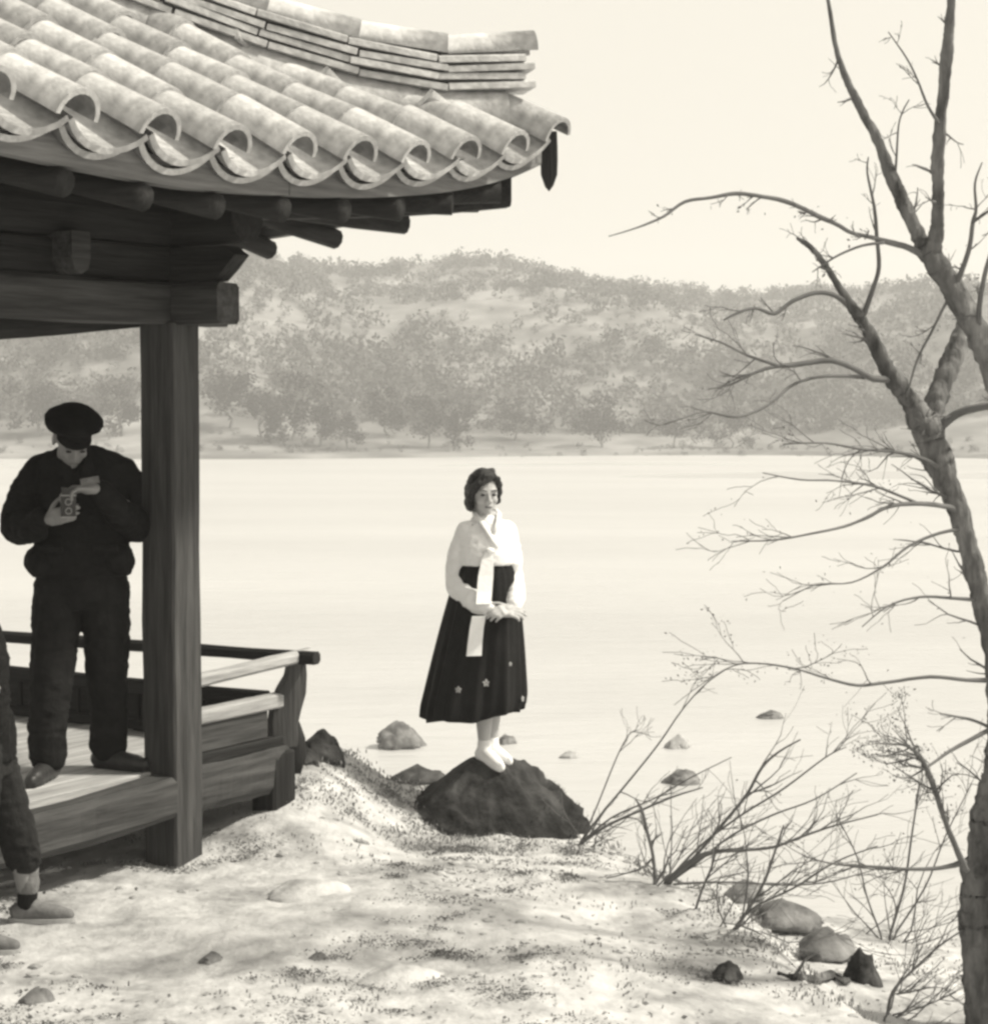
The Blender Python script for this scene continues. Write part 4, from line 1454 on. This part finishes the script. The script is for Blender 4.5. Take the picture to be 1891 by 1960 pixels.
for sx, (f, d) in zip((-1, 1), LEG):
    f = Vector(f)
    b.chain([V3(sx * .095, .02, .84), V3(sx * .105 + f.x * .05, f.y * .25, .62), V3(sx * .08 + f.x * .28, f.y * .6 - .02, .42), f + V3(0, .025, .22), f + V3(0, .025, .105)], [.118, .105, .092, .086, .084])
for i, v in enumerate(b.v):
    p = Vector(v); k = .014 * nz(p.x * 9, p.y * 9, p.z * 16)
    b.v[i] = (p.x + k, p.y + k, p.z)
tr = b.remesh('trousers', M_trouser, MAN, .007, 4)
wrinkle(tr, .012, 8, sz=1.8)
for sx, (f, d) in zip((-1, 1), LEG):
    f = Vector(f); d = Vector(d).normalized(); m = MB()
    m.chain([f - d * .05 + V3(0, .02, .042), f + d * .05 + V3(0, .01, .042), f + d * .14 + V3(0, 0, .036), f + d * .185 + V3(0, 0, .030)], [.042, .045, .040, .030])
    m.chain([f + V3(0, .02, .05), f + V3(0, .02, .10)], [.044, .042])
    o = m.remesh('shoe', M_leather, MAN, .006, 3)
    for v in o.data.vertices:
        if v.co.z < .012: v.co.z = .0
# flat cap: floppy crown overhanging a short visor
b = MB()
b.ell((0, .015, .205), (.132, .142, .034), Matrix.Rotation(R(-8), 3, 'X')); b.ell((.01, .03, .208), (.104, .110, .038)); b.ell((.055, .02, .203), (.074, .10, .028), Matrix.Rotation(R(14), 3, 'Y')); b.ell((-.055, .02, .201), (.074, .10, .026), Matrix.Rotation(R(-14), 3, 'Y'))
b.loft([(0, .008, .150, .082, .098), (0, .008, .172, .085, .102), (0, .01, .20, .092, .108)])
b.transform(MH)
cp_ = b.remesh('cap', M_cap, MAN, .006, 3)
m = MB(); rows = []
for j in range(5):
    q = j / 4
    rows.append([(math.cos(R(200 + 140 * i / 12)) * (.082 + .022 * q * math.sin(math.pi * i / 12)), .008 + math.sin(R(200 + 140 * i / 12)) * (.098 + .024 * q * math.sin(math.pi * i / 12)), .158 - .018 * q) for i in range(13)])
m.quad_grid(rows); m.transform(MH)
o = m.build('visor', M_cap, cp_, True); so = o.modifiers.new('t', 'SOLIDIFY'); so.thickness = .005
# cropped hair behind the ears
b = MB(); b.ell((0, .03, .125), (.079, .084, .075)); b.transform(MH); b.remesh('hair', M_hair, MAN, .007, 1)

# ---- the camera he holds
CP = MP + (MR @ V3(-.018, -.338, 1.215))
CAMO = empty('camera', CP, R(14)); CAMO.scale = (.88, .88, .88)
tag(CAMO, 'small box camera with pale trim held at the capped man\'s chest', 'camera')
m = MB(); m.box((-.036, -.034, -.055), (.036, .034, .055)); m.build('camera_body', M_leather, CAMO, bevel=.004)
for z in (-.055, .050):
    m = MB(); m.box((-.038, -.036, z), (.038, .036, z + .005)); m.build('trim_band', M_metal, CAMO)
for z in (-.022, .022):
    m = MB(); m.tube([(0, -.034, z), (0, -.048, z)], .0165, 18); ln = m.build('lens_barrel', M_metal, CAMO)
    m = MB(); m.tube([(0, -.0482, z), (0, -.0495, z)], .013, 18); m.build('glass', M_eye, ln)
m = MB()
for k in range(4):
    a = R(90 * k)
    m.box((-.031, .028, .056), (.031, .030, .090), Matrix.Rotation(a, 4, 'Z'))
m.build('viewing_hood', M_leather, CAMO)
m = MB(); m.tube([(.036, 0, .0), (.050, 0, .0)], .010, 12); m.build('focus_knob', M_metal, CAMO)
m = MB(); Q = Matrix.Translation((.062, -.05, .098)) @ Matrix.Rotation(R(-10), 4, 'Y')
for lo, hi in (((0, 0, 0), (.09, .006, .005)), ((0, 0, .030), (.09, .006, .035)), ((.085, 0, .005), (.09, .006, .030)), ((0, 0, .005), (.005, .006, .030)), ((-.028, .001, .002), (0, .005, .006))): m.box(lo, hi, Q)
m.box((.005, .004, .005), (.085, .006, .030), Q)
m.build('opened_case_flap', M_canvas, CAMO)

# ================================================================= the person half out of the frame at the left
PP = Vector((-1.958, 7.68, .0))
P3 = empty('person', PP)
tag(P3, 'person in dark trousers and canvas shoes cut off by the left edge', 'person')
KS = .86; P3.scale = (KS, KS, KS)                # a short figure
sA, sB = V3(.113 / KS, .20 / KS, 0), V3(-.007 / KS, -.20 / KS, 0)      # ankles
sA.z = gz(PP.x + sA.x * KS, PP.y + sA.y * KS) / KS; sB.z = gz(PP.x + sB.x * KS, PP.y + sB.y * KS) / KS
HM3 = Matrix.Translation((-.03, 0, 1.44)) @ Matrix.Rotation(R(75), 4, 'Z')
b = MB()
b.loft([(0, 0, .82, .11, .15), (-.01, 0, .95, .12, .16), (-.02, 0, 1.08, .105, .145), (-.03, 0, 1.25, .115, .17), (-.03, 0, 1.36, .09, .17), (-.03, 0, 1.42, .07, .09), (-.02, 0, 1.47, .05, .05)])
b.chain([V3(-.03, -.17, 1.36), V3(-.05, -.23, 1.12), V3(.0, -.20, 1.15)], [.05, .042, .03])
b.chain([V3(-.03, .17, 1.36), V3(-.07, .22, 1.10), V3(-.02, .22, .86)], [.05, .042, .03])
hand(b, aim((-.01, -.20, 1.15), (.8, .1, .1), (0, .9, -.2)), 1, (.8, .85, .9, .9), .03, .6)
hand(b, aim((-.02, .22, .86), (.1, 0, -1), (0, -1, 0)), 1, (.3, .3, .35, .35), .03, .3)
for hy, f in ((.085, sA), (-.085, sB)):
    b.chain([V3(0, hy, .86), V3(f.x * .62, hy * .4 + f.y * .6, .47), f + V3(0, 0, .11)], [.085, .056, .038])
    b.chain([f + V3(-.03, 0, .045), f + V3(.13, 0, .035)], [.036, .028])
head(b, HM3, 1.0)
body = b.remesh('body', M_skin_d, P3, .0055, 3)
face_parts(HM3, body)
b = MB(); b.ell((0, .022, .150), (.083, .094, .088)); b.ell((0, .055, .10), (.079, .062, .085)); b.ell((0, -.05, .195), (.06, .04, .026))
for sx in (-1, 1): b.ell((sx * .074, .0, .13), (.016, .045, .05))
b.transform(HM3); b.remesh('hair', M_hair, P3, .006, 3)
b = MB()
b.loft([(-.005, 0, .80, .14, .19), (-.01, 0, .92, .145, .195), (-.02, 0, 1.08, .13, .18), (-.03, 0, 1.25, .14, .20), (-.03, 0, 1.36, .11, .195), (-.03, 0, 1.43, .075, .09)])
b.chain([V3(-.03, -.17, 1.36), V3(-.03, -.24, 1.12), V3(.03, -.205, 1.148)], [.072, .066, .056])
b.chain([V3(-.03, .17, 1.36), V3(-.07, .23, 1.10), V3(-.03, .225, .90)], [.072, .064, .05])
wrinkle(b.remesh('jacket', M_coat, P3, .008, 4), .02)
b = MB()
b.loft([(0, 0, .74, .12, .16), (-.005, 0, .84, .125, .175), (-.01, 0, .95, .12, .17)])
b.chain([V3(.0, .09, .84), V3(sA.x * .62, .03 + sA.y * .55, .50), sA + V3(-.015, -.01, .30)], [.112, .094, .084])
b.chain([V3(.0, -.09, .84), V3(sB.x * .60, -.04 + sB.y * .55, .50), sB + V3(-.01, 0, .30)], [.112, .094, .084])
for i, v in enumerate(b.v):
    p = Vector(v); k = .012 * nz(p.x * 9, p.y * 9, p.z * 13)
    b.v[i] = (p.x + k, p.y + k, p.z)
wrinkle(b.remesh('trousers', M_brown, P3, .007, 4), .012, 8, sz=1.8)
for k, f in enumerate((sA, sB)):
    m = MB(); m.chain([f + V3(0, 0, .25), f + V3(-.002, 0, .17)], [.052, .050]); m.chain([f + V3(0, 0, .19), f + V3(0, 0, .16)], [.055, .052])
    m.remesh('sock', M_canvas if k == 0 else M_trouser, P3, .007, 2)
    m = MB(); m.chain([f + V3(0, 0, .16), f + V3(-.005, 0, .08)], [.047, .046]); a_ = m.remesh('ankle_wrap', M_trouser, P3, .007, 2)
    m = MB(); m.chain([f + V3(-.045, 0, .05), f + V3(.05, 0, .052), f + V3(.13, 0, .042), f + V3(.185, 0, .034)], [.042, .043, .038, .028])
    m.chain([f + V3(-.01, 0, .06), f + V3(.02, 0, .08)], [.044, .038])
    sh = m.remesh('shoe', M_canvas, P3, .006, 3)
    m = MB(); n = 28; ring = []
    for i in range(n):
        a = 2 * math.pi * i / n
        ring.append((f.x + .065 + .158 * math.cos(a), f.y + .046 * math.sin(a) * (1 + .1 * math.cos(a))))
    rows = [[(x, y, f.z + z) for x, y in ring] for z in (.0, .022)]
    m.quad_grid(rows, closed_v=True); m.f.append(tuple(reversed(range(n)))); m.f.append(tuple(n + i for i in range(n)))
    m.build('sole', M_sole, sh)
# ------------------------------------------------------------------ bare trees and shrubs at the right
rt = random.Random(21)


def densify(P, n=4):
    """Catmull-Rom through (Vector, r)"""
    out = []
    for i in range(len(P) - 1):
        p0 = P[max(i - 1, 0)]; p1 = P[i]; p2 = P[i + 1]; p3 = P[min(i + 2, len(P) - 1)]
        for k in range(n):
            t = k / n
            q = [.5 * ((2 * b_) + (-a_ + c_) * t + (2 * a_ - 5 * b_ + 4 * c_ - d_) * t * t + (-a_ + 3 * b_ - 3 * c_ + d_) * t ** 3)
                 for a_, b_, c_, d_ in zip((*p0[0], p0[1]), (*p1[0], p1[1]), (*p2[0], p2[1]), (*p3[0], p3[1]))]
            out.append((Vector(q[:3]), max(q[3], .0012)))
    out.append(P[-1])
    return out


def trace(px, Y, y1=None, sc=1.0):
    """limb through photo positions (u, v, half width), from distance Y to y1"""
    n = len(px)
    y1 = Y if y1 is None else y1
    P = []
    for i, (u, v, r) in enumerate(px):
        yy = Y + (y1 - Y) * i / (n - 1)
        P.append((at(u, v, yy), r * yy / F_PX * sc))
    return densify(P)


def limb(name, parent, P, mt, sides=10, knob=.10):
    m = MB()
    pts = []; rad = []
    for i, (p, r) in enumerate(P):
        w = r * .25
        pts.append(p + Vector((nz(p.x * 7, p.z * 7, i), nz(p.y * 7, p.z * 7, 3 + i), nz(p.x * 6, p.y * 5, 9 + i))) * w * .6)
        rad.append(r * (1 + knob * nz(p.x * 14, p.y * 14, p.z * 14) * 1.5))
    m.tube(pts, rad, sides)
    if sides >= 8:
        for i, v in enumerate(m.v[:len(pts) * sides]):
            p, r = pts[i // sides], rad[i // sides]
            d = Vector(v) - p
            k = 1 + .30 * (.25 - abs(nz(v[0] * 34, v[1] * 34, v[2] * 9))) + .14 * nz(v[0] * 60, v[1] * 60, v[2] * 24) + .10 * nz(v[0] * 9, v[1] * 9, v[2] * 9)
            m.v[i] = tuple(p + d * k)
    return m.build(name, mt, parent, True)


def twig(m, p, d, L, r, depth, bias, leaves=None, pleaf=0.0, kids=3, g=0.0):
    """wandering twig that forks"""
    n = 6
    pts, rad = [p.copy()], [r]
    d = d.normalized()
    for k in range(n):
        d = (d + Vector((rt.gauss(0, .16), rt.gauss(0, .16), rt.gauss(0, .16))) + bias * .08 + Vector((0, 0, g * .05))).normalized()
        p = p + d * (L / n)
        pts.append(p.copy()); rad.append(max(r * (1 - .75 * (k + 1) / n), .0011))
    m.tube(pts, rad, 4 if depth < 2 else 3, caps=False)
    if leaves is not None:
        for q in pts[2:]:
            while rt.random() < pleaf: leaves.append(tuple(q + Vector((rt.gauss(0, .018), rt.gauss(0, .018), rt.gauss(0, .014)))))
    if depth > 0:
        for k in range(kids):
            i = rt.randint(1, n - 1)
            t = (pts[i + 1] - pts[i - 1]).normalized()
            dd = (t + Vector((rt.gauss(0, .5), rt.gauss(0, .5), rt.gauss(0, .5))) + bias * .25).normalized()
            twig(m, pts[i], dd, L * (.35 + .35 * rt.random()), rad[i] * .65, depth - 1, bias, leaves, pleaf, max(1, kids - 1), g)


def twigs_on(m, P, n, L, bias, leaves=None, pleaf=0.0, depth=1, frac=(.25, 1.0), rk=.35, kids=3, g=0.0):
    for k in range(n):
        i = int(len(P) * (frac[0] + (frac[1] - frac[0]) * rt.random())); i = max(1, min(len(P) - 2, i))
        p, r = P[i]
        t = (P[i + 1][0] - P[i - 1][0]).normalized()
        d = (t * .6 + Vector((rt.gauss(0, .6), rt.gauss(0, .6), rt.gauss(0, .6))) + bias).normalized()
        twig(m, p, d, L * (.5 + .8 * rt.random()), min(r * rk, .006) + .001, depth, bias, leaves, pleaf, kids, g)


def leaf_part(name, pts, size, parent):
    if not pts: return
    rgx = np.random.default_rng(len(pts))
    V, F = leaf_quads(np.array(pts), np.full(len(pts), size), rgx)
    o = np_mesh(name, V, F, M_dry, parent); o['kind'] = 'stuff'


LEFT = Vector((-1, 0, .1))
# ---- tree whose trunk rises at the right edge
D1 = 8.0
T1 = empty('bare_tree', at(1900, 2080, D1))
def sub(P, o): return [(p - o.location, r) for p, r in P]
tag(T1, 'bare grey-barked tree leaning left at the right edge, forked at mid height', 'tree')
trunk = trace([(1922, 2260, 46), (1905, 2100, 40), (1893, 1960, 42), (1886, 1800, 44), (1884, 1700, 44), (1893, 1600, 38), (1908, 1510, 32), (1918, 1420, 28), (1912, 1300, 24), (1888, 1180, 21), (1862, 1080, 19), (1836, 985, 19), (1808, 910, 23), (1783, 845, 28), (1764, 795, 28)], D1)
LB = [
    ('limb', [(1766, 805, 24), (1735, 757, 18), (1703, 715, 17), (1675, 660, 14), (1652, 618, 12), (1634, 592, 10), (1600, 540, 6.5), (1575, 500, 6), (1548, 470, 5), (1525, 455, 3)], 8.0, 7.85),
    ('limb', [(1775, 815, 22), (1797, 752, 20), (1822, 690, 19), (1840, 640, 17), (1852, 590, 13), (1834, 540, 9), (1812, 510, 6), (1796, 490, 3)], 8.1, 8.5),
    ('branch', [(1648, 614, 7), (1668, 560, 6), (1682, 510, 5), (1678, 450, 5), (1673, 395, 4), (1660, 330, 2.5), (1662, 300, 1.5)], 7.94, 7.7),
    ('branch', [(1634, 594, 8), (1600, 566, 6), (1560, 560, 5), (1515, 577, 5), (1482, 600, 5), (1450, 590, 4), (1420, 595, 3.2), (1385, 612, 2)], 7.93, 7.6),
    ('branch', [(1712, 725, 9), (1672, 724, 8), (1640, 708, 7), (1590, 690, 7), (1520, 698, 6.5), (1480, 702, 5), (1440, 715, 3.6), (1400, 735, 2.4), (1355, 745, 1.5)], 7.97, 7.5),
    ('branch', [(1490, 700, 4), (1430, 680, 3), (1380, 655, 2.2), (1330, 640, 1.3)], 7.62, 7.4),
    ('branch', [(1655, 722, 5), (1580, 720, 4), (1520, 735, 3.5), (1470, 775, 3.2), (1410, 798, 3), (1350, 788, 2.4), (1310, 800, 1.8), (1270, 812, 1)], 7.96, 7.3),
    ('branch', [(1800, 815, 11), (1832, 792, 10), (1872, 780, 9), (1935, 772, 8), (1990, 750, 6)], 8.0, 7.9),
    ('branch', [(1846, 978, 8), (1800, 968, 6), (1750, 964, 5.5), (1700, 970, 5), (1660, 990, 4), (1615, 1008, 3.4), (1550, 1022, 2.6), (1480, 1034, 2), (1400, 1036, 1.2)], 8.0, 7.4),
    ('branch', [(1760, 965, 4), (1720, 948, 3.4), (1670, 930, 3), (1600, 920, 2.5), (1530, 918, 2), (1460, 905, 1.3)], 7.9, 7.5),
    ('branch', [(1815, 905, 7), (1770, 880, 5), (1715, 865, 4), (1650, 860, 3.2), (1580, 848, 2.4), (1500, 850, 1.4)], 8.0, 7.5),
    ('branch', [(1858, 1010, 6), (1800, 1020, 4), (1740, 1045, 3.2), (1690, 1085, 2.6), (1630, 1115, 2), (1560, 1120, 1.6), (1500, 1150, 1)], 8.0, 7.6),
    ('branch', [(1885, 1150, 5), (1820, 1145, 4), (1760, 1143, 3), (1700, 1160, 2), (1650, 1200, 1.2)], 8.0, 7.7),
    ('branch', [(1908, 1302, 7), (1850, 1302, 5), (1780, 1296, 4.4), (1700, 1306, 4), (1640, 1312, 3.6), (1580, 1298, 3), (1520, 1280, 2.6), (1450, 1270, 2), (1400, 1276, 1.6), (1340, 1312, 1.1), (1290, 1350, .8)], 8.0, 7.3),
    ('branch', [(1915, 1385, 6), (1860, 1415, 5), (1815, 1440, 4), (1780, 1465, 3), (1740, 1490, 1.6)], 8.0, 7.7),
    ('branch', [(1910, 1400, 4), (1865, 1380, 3.4), (1830, 1372, 3), (1800, 1366, 1.4)], 8.0, 7.9),
    ('branch', [(1850, 1668, 8), (1828, 1620, 7), (1805, 1560, 6.5), (1785, 1500, 7), (1762, 1450, 6), (1735, 1428, 3.5), (1700, 1425, 2)], 7.9, 7.6),
    ('branch', [(1846, 1650, 8), (1800, 1662, 5), (1740, 1664, 4), (1680, 1660, 3.2), (1600, 1655, 2.5), (1540, 1640, 1.6)], 7.9, 7.6),
]
limb('trunk', T1, densify(sub(trunk, T1), 3), M_bark, 36)
tm = MB(); lv = []
for k, (nm, px, ya, yb) in enumerate(LB):
    P = trace(px, ya, yb, 1.0 if nm == 'limb' else .85)
    limb(nm, T1, densify(sub(P, T1), 3 if nm == 'limb' else 1), M_bark if nm == 'limb' else M_twig, 20 if nm == 'limb' else 7)
    dense = {13: (10, .22, .55), 16: (22, .18, .7), 8: (9, .2, .12), 9: (8, .18, .14), 10: (13, .2, .2), 11: (7, .2, .16), 12: (6, .2, .16), 17: (9, .22, .25), 0: (8, .10, .03), 3: (5, .12, .05), 4: (8, .16, .06), 5: (4, .14, .05), 6: (6, .16, .06), 2: (4, .10, .03)}.get(k, (3, .13, .05))
    twigs_on(tm, sub(P, T1), dense[0], dense[1], LEFT * .45 + Vector((0, 0, .05)), lv, dense[2], 1, (.25, .98))
twigs_on(tm, sub(trunk, T1), 14, .24, LEFT * .8 + Vector((0, -.1, .1)), lv, .10, 1, (.3, .98), .12)
o = tm.build('twigs', M_twig, T1); o['kind'] = 'stuff'
leaf_part('withered_leaves', lv, .0055, T1)

# ---- second tree: its trunk stands just outside the frame, its forked limb reaches in
D2 = 7.5
T2 = empty('bare_tree', at(2030, 2300, D2))
tag(T2, 'bare tree whose dark forked limb slants in from the right edge at the top', 'tree')
P = trace([(2050, 2500, 44), (2035, 2200, 40), (2025, 1800, 36), (2020, 1400, 33), (1990, 1050, 30), (1950, 850, 28), (1905, 715, 26), (1870, 635, 23), (1830, 565, 21), (1795, 510, 21), (1772, 478, 20)], D2)
limb('trunk', T2, densify(sub(P, T2), 3), M_bark, 32)
LB2 = [
    ('limb', [(1776, 485, 17), (1755, 445, 14), (1730, 390, 13), (1705, 335, 12), (1683, 275, 10), (1652, 215, 8.5), (1622, 155, 7), (1600, 90, 5), (1590, 30, 4), (1575, -60, 3)], 7.5, 7.8),
    ('limb', [(1782, 492, 17), (1793, 440, 13), (1795, 370, 12), (1795, 300, 11.5), (1803, 200, 11), (1812, 110, 11), (1818, 40, 9), (1826, -80, 8)], 7.5, 7.3),
    ('branch', [(1782, 498, 10), (1740, 474, 8), (1700, 463, 7), (1660, 452, 5.5), (1630, 445, 5), (1600, 428, 5.5), (1570, 415, 6.5), (1540, 400, 6), (1500, 384, 6), (1460, 376, 5), (1410, 370, 5), (1360, 378, 4.4), (1310, 386, 4), (1270, 414, 3.4), (1220, 435, 2.4), (1165, 452, 1.3)], 7.5, 6.9),
    ('branch', [(1692, 464, 4.5), (1650, 470, 3.4), (1605, 488, 3), (1570, 510, 2.2), (1555, 520, 1.4)], 7.4, 7.3),
    ('branch', [(1797, 235, 5), (1775, 200, 3.6), (1755, 150, 2.8), (1735, 110, 2.2), (1700, 60, 1.5)], 7.38, 7.2),
    ('branch', [(1712, 350, 4), (1716, 300, 3), (1720, 240, 2.4), (1728, 212, 2), (1740, 190, 1.4)], 7.6, 7.5),
    ('branch', [(1824, 555, 8), (1842, 515, 7), (1856, 470, 6), (1862, 425, 5.5), (1868, 400, 4), (1866, 350, 3), (1880, 310, 1.6)], 7.5, 7.3),
    ('branch', [(1862, 425, 4), (1890, 405, 3.4), (1930, 380, 2.4)], 7.35, 7.2),
    ('branch', [(1876, 640, 9), (1874, 590, 7), (1884, 530, 6), (1900, 470, 5), (1915, 400, 3)], 7.5, 7.2),
    ('branch', [(1820, 560, 4), (1780, 640, 3), (1755, 690, 3), (1735, 760, 2)], 7.5, 7.6),
]
tm = MB(); lv = []
for k, (nm, px, ya, yb) in enumerate(LB2):
    Q = trace(px, ya, yb, 1.0 if nm == 'limb' else .78)
    limb(nm, T2, densify(sub(Q, T2), 3 if nm == 'limb' else 1), M_bark if nm == 'limb' else M_twig, 20 if nm == 'limb' else 7)
    n_, L_, pl = {2: (16, .07, .10), 0: (6, .12, .0), 1: (5, .12, .0)}.get(k, (4, .09, .04))
    twigs_on(tm, sub(Q, T2), n_, L_, LEFT * .2 + Vector((0, 0, .15)), lv, pl, 1, (.15, .98))
o = tm.build('twigs', M_twig, T2); o['kind'] = 'stuff'
leaf_part('withered_leaves', lv, .007, T2)

# ---- shrubs on the broken edge
def shrub(label, base, stems, Y, y1, n_tw, L_tw, pl=.05, bias=Vector((.55, -.05, .45)), extra=0, eL=.5):
    u0, v0, _ = stems[0][0]
    hit, Y0 = ground_hit(u0, v0)
    y1 = Y0 + (y1 - Y); Y = Y0
    o = empty('bare_shrub', hit)
    tag(o, label, 'shrub', 'bare shrubs on the bluff edge')
    m = MB(); lv = []
    for px in stems:
        Ys = ground_hit(px[0][0], px[0][1])[1] if abs(px[0][1] - v0) < 50 else Y
        Q = sub(trace(px, Ys, Ys + y1 - Y, .72), o)
        Q[0][0].z -= .03
        m.tube([p for p, r in Q], [r for p, r in Q], 6)
        twigs_on(m, Q, n_tw, L_tw, bias, lv, pl, 1, (.12, .97), .5)
    for k in range(extra):
        p = Vector((rt.gauss(0, .05), rt.gauss(0, .05), -.03))
        d = (bias + Vector((rt.gauss(0, .6), rt.gauss(0, .5), rt.gauss(0, .4)))).normalized()
        twig(m, p, d, eL * (.5 + .9 * rt.random()), .0035 + .003 * rt.random(), 2, bias, lv, pl, 3)
    s = m.build('stems', M_twig, o)
    leaf_part('withered_leaves', lv, .0055, o)
    return o


shrub('thin bare shrub rising from the right foot of the mound rock', at(1108, 1618, 9.75),
      [[(1104, 1622, 4), (1150, 1560, 3.2), (1200, 1500, 2.8), (1260, 1425, 2.4), (1305, 1360, 2), (1350, 1310, 1.6), (1400, 1275, 1)],
       [(1108, 1618, 4.5), (1160, 1582, 4), (1230, 1550, 3.4), (1290, 1525, 2.8), (1345, 1508, 1.6)],
       [(1106, 1620, 3), (1170, 1566, 2.6), (1250, 1530, 2.2), (1320, 1490, 1.8), (1400, 1450, 1.2)],
       [(1110, 1618, 2.5), (1140, 1550, 2.2), (1168, 1480, 2), (1185, 1440, 1.8), (1205, 1405, 1.6), (1222, 1398, 1)]], 9.75, 9.5, 4, .20, .03, extra=3, eL=.35)
shrub('upright bare stem with a broken top at the ground edge', at(1252, 1690, 9.4),
      [[(1254, 1696, 6), (1250, 1640, 5), (1238, 1590, 5), (1228, 1550, 4.5), (1216, 1530, 2)], [(1250, 1640, 4), (1232, 1660, 3), (1200, 1672, 2), (1160, 1682, 1.5)]], 9.4, 9.4, 4, .12, .02)
shrub('spreading bare shrub with a thick dark crooked stem on the ground edge', at(1275, 1692, 9.3),
      [[(1270, 1694, 9), (1305, 1664, 9), (1340, 1640, 8), (1375, 1630, 6), (1420, 1628, 4.5), (1480, 1622, 4), (1540, 1600, 3.4), (1600, 1580, 2.6), (1680, 1560, 1.5)],
       [(1275, 1692, 5), (1330, 1640, 4), (1390, 1570, 4.4), (1430, 1520, 4.4), (1458, 1470, 4), (1490, 1440, 3), (1532, 1416, 2)],
       [(1280, 1694, 4), (1340, 1690, 3.4), (1420, 1690, 3), (1500, 1695, 2.6), (1580, 1690, 2.2), (1650, 1672, 1.5)],
       [(1275, 1690, 4), (1340, 1620, 3.4), (1420, 1560, 3), (1500, 1510, 2.6), (1580, 1450, 2), (1620, 1430, 1.2)],
       [(1278, 1692, 3), (1330, 1655, 3), (1400, 1600, 3), (1480, 1560, 2.6), (1560, 1530, 2), (1640, 1480, 1.4)]], 9.3, 8.9, 6, .26, .08, extra=7, eL=.5)
shrub('low tangled bare shrub between the grey rocks and the crooked stem', at(1405, 1785, 9.0),
      [[(1398, 1790, 6), (1430, 1745, 5), (1462, 1690, 4.4), (1480, 1640, 3.6), (1500, 1580, 2.4)],
       [(1402, 1788, 4), (1440, 1740, 3.4), (1520, 1700, 3), (1600, 1650, 2.4), (1680, 1620, 1.6)],
       [(1330, 1745, 4), (1345, 1700, 3.4), (1362, 1660, 3), (1372, 1620, 2)]], 9.0, 8.7, 7, .26, .10, extra=7, eL=.45)
shrub('fine-twigged bare shrub just left of the leaning tree trunk', at(1700, 1800, 8.6),
      [[(1700, 1800, 4), (1730, 1700, 3.4), (1745, 1600, 3), (1760, 1500, 2.4)], [(1690, 1800, 3), (1660, 1720, 2.6), (1640, 1640, 2.2), (1600, 1560, 1.4)],
       [(1705, 1800, 3), (1770, 1700, 2.6), (1810, 1600, 2), (1860, 1500, 1.4)]], 8.6, 8.3, 6, .22, .10, Vector((.15, -.05, .6)), extra=8, eL=.55)
shrub('small forked bare shrub at the foot of the tree at lower right', at(1700, 1945, 7.6),
      [[(1698, 1948, 5), (1708, 1900, 4), (1745, 1860, 3.4), (1800, 1810, 2.6), (1860, 1770, 1.6)], [(1704, 1905, 3), (1740, 1900, 2.6), (1780, 1890, 2)], [(1700, 1945, 3), (1760, 1930, 2.2), (1830, 1900, 1.4)]], 7.6, 7.5, 6, .2, .05, extra=6, eL=.4)
# ------------------------------------------------------------------ river haze
mh = bpy.data.materials.new('river_haze'); mh.use_nodes = True
mh.node_tree.nodes.remove(mh.node_tree.nodes['Principled BSDF'])
pv = mh.node_tree.nodes.new('ShaderNodeVolumePrincipled')
pv.inputs['Color'].default_value = (1, 1, 1, 1)
pv.inputs['Density'].default_value = 0.0011
pv.inputs['Anisotropy'].default_value = 0.2
mh.node_tree.links.new(pv.outputs[0], mh.node_tree.nodes['Material Output'].inputs['Volume'])
hb = MB(); hb.box((-760, -60, -12), (760, 920, 62))
hz_o = hb.build('haze', mh)
tag(hz_o, 'pale river haze', kind='stuff')
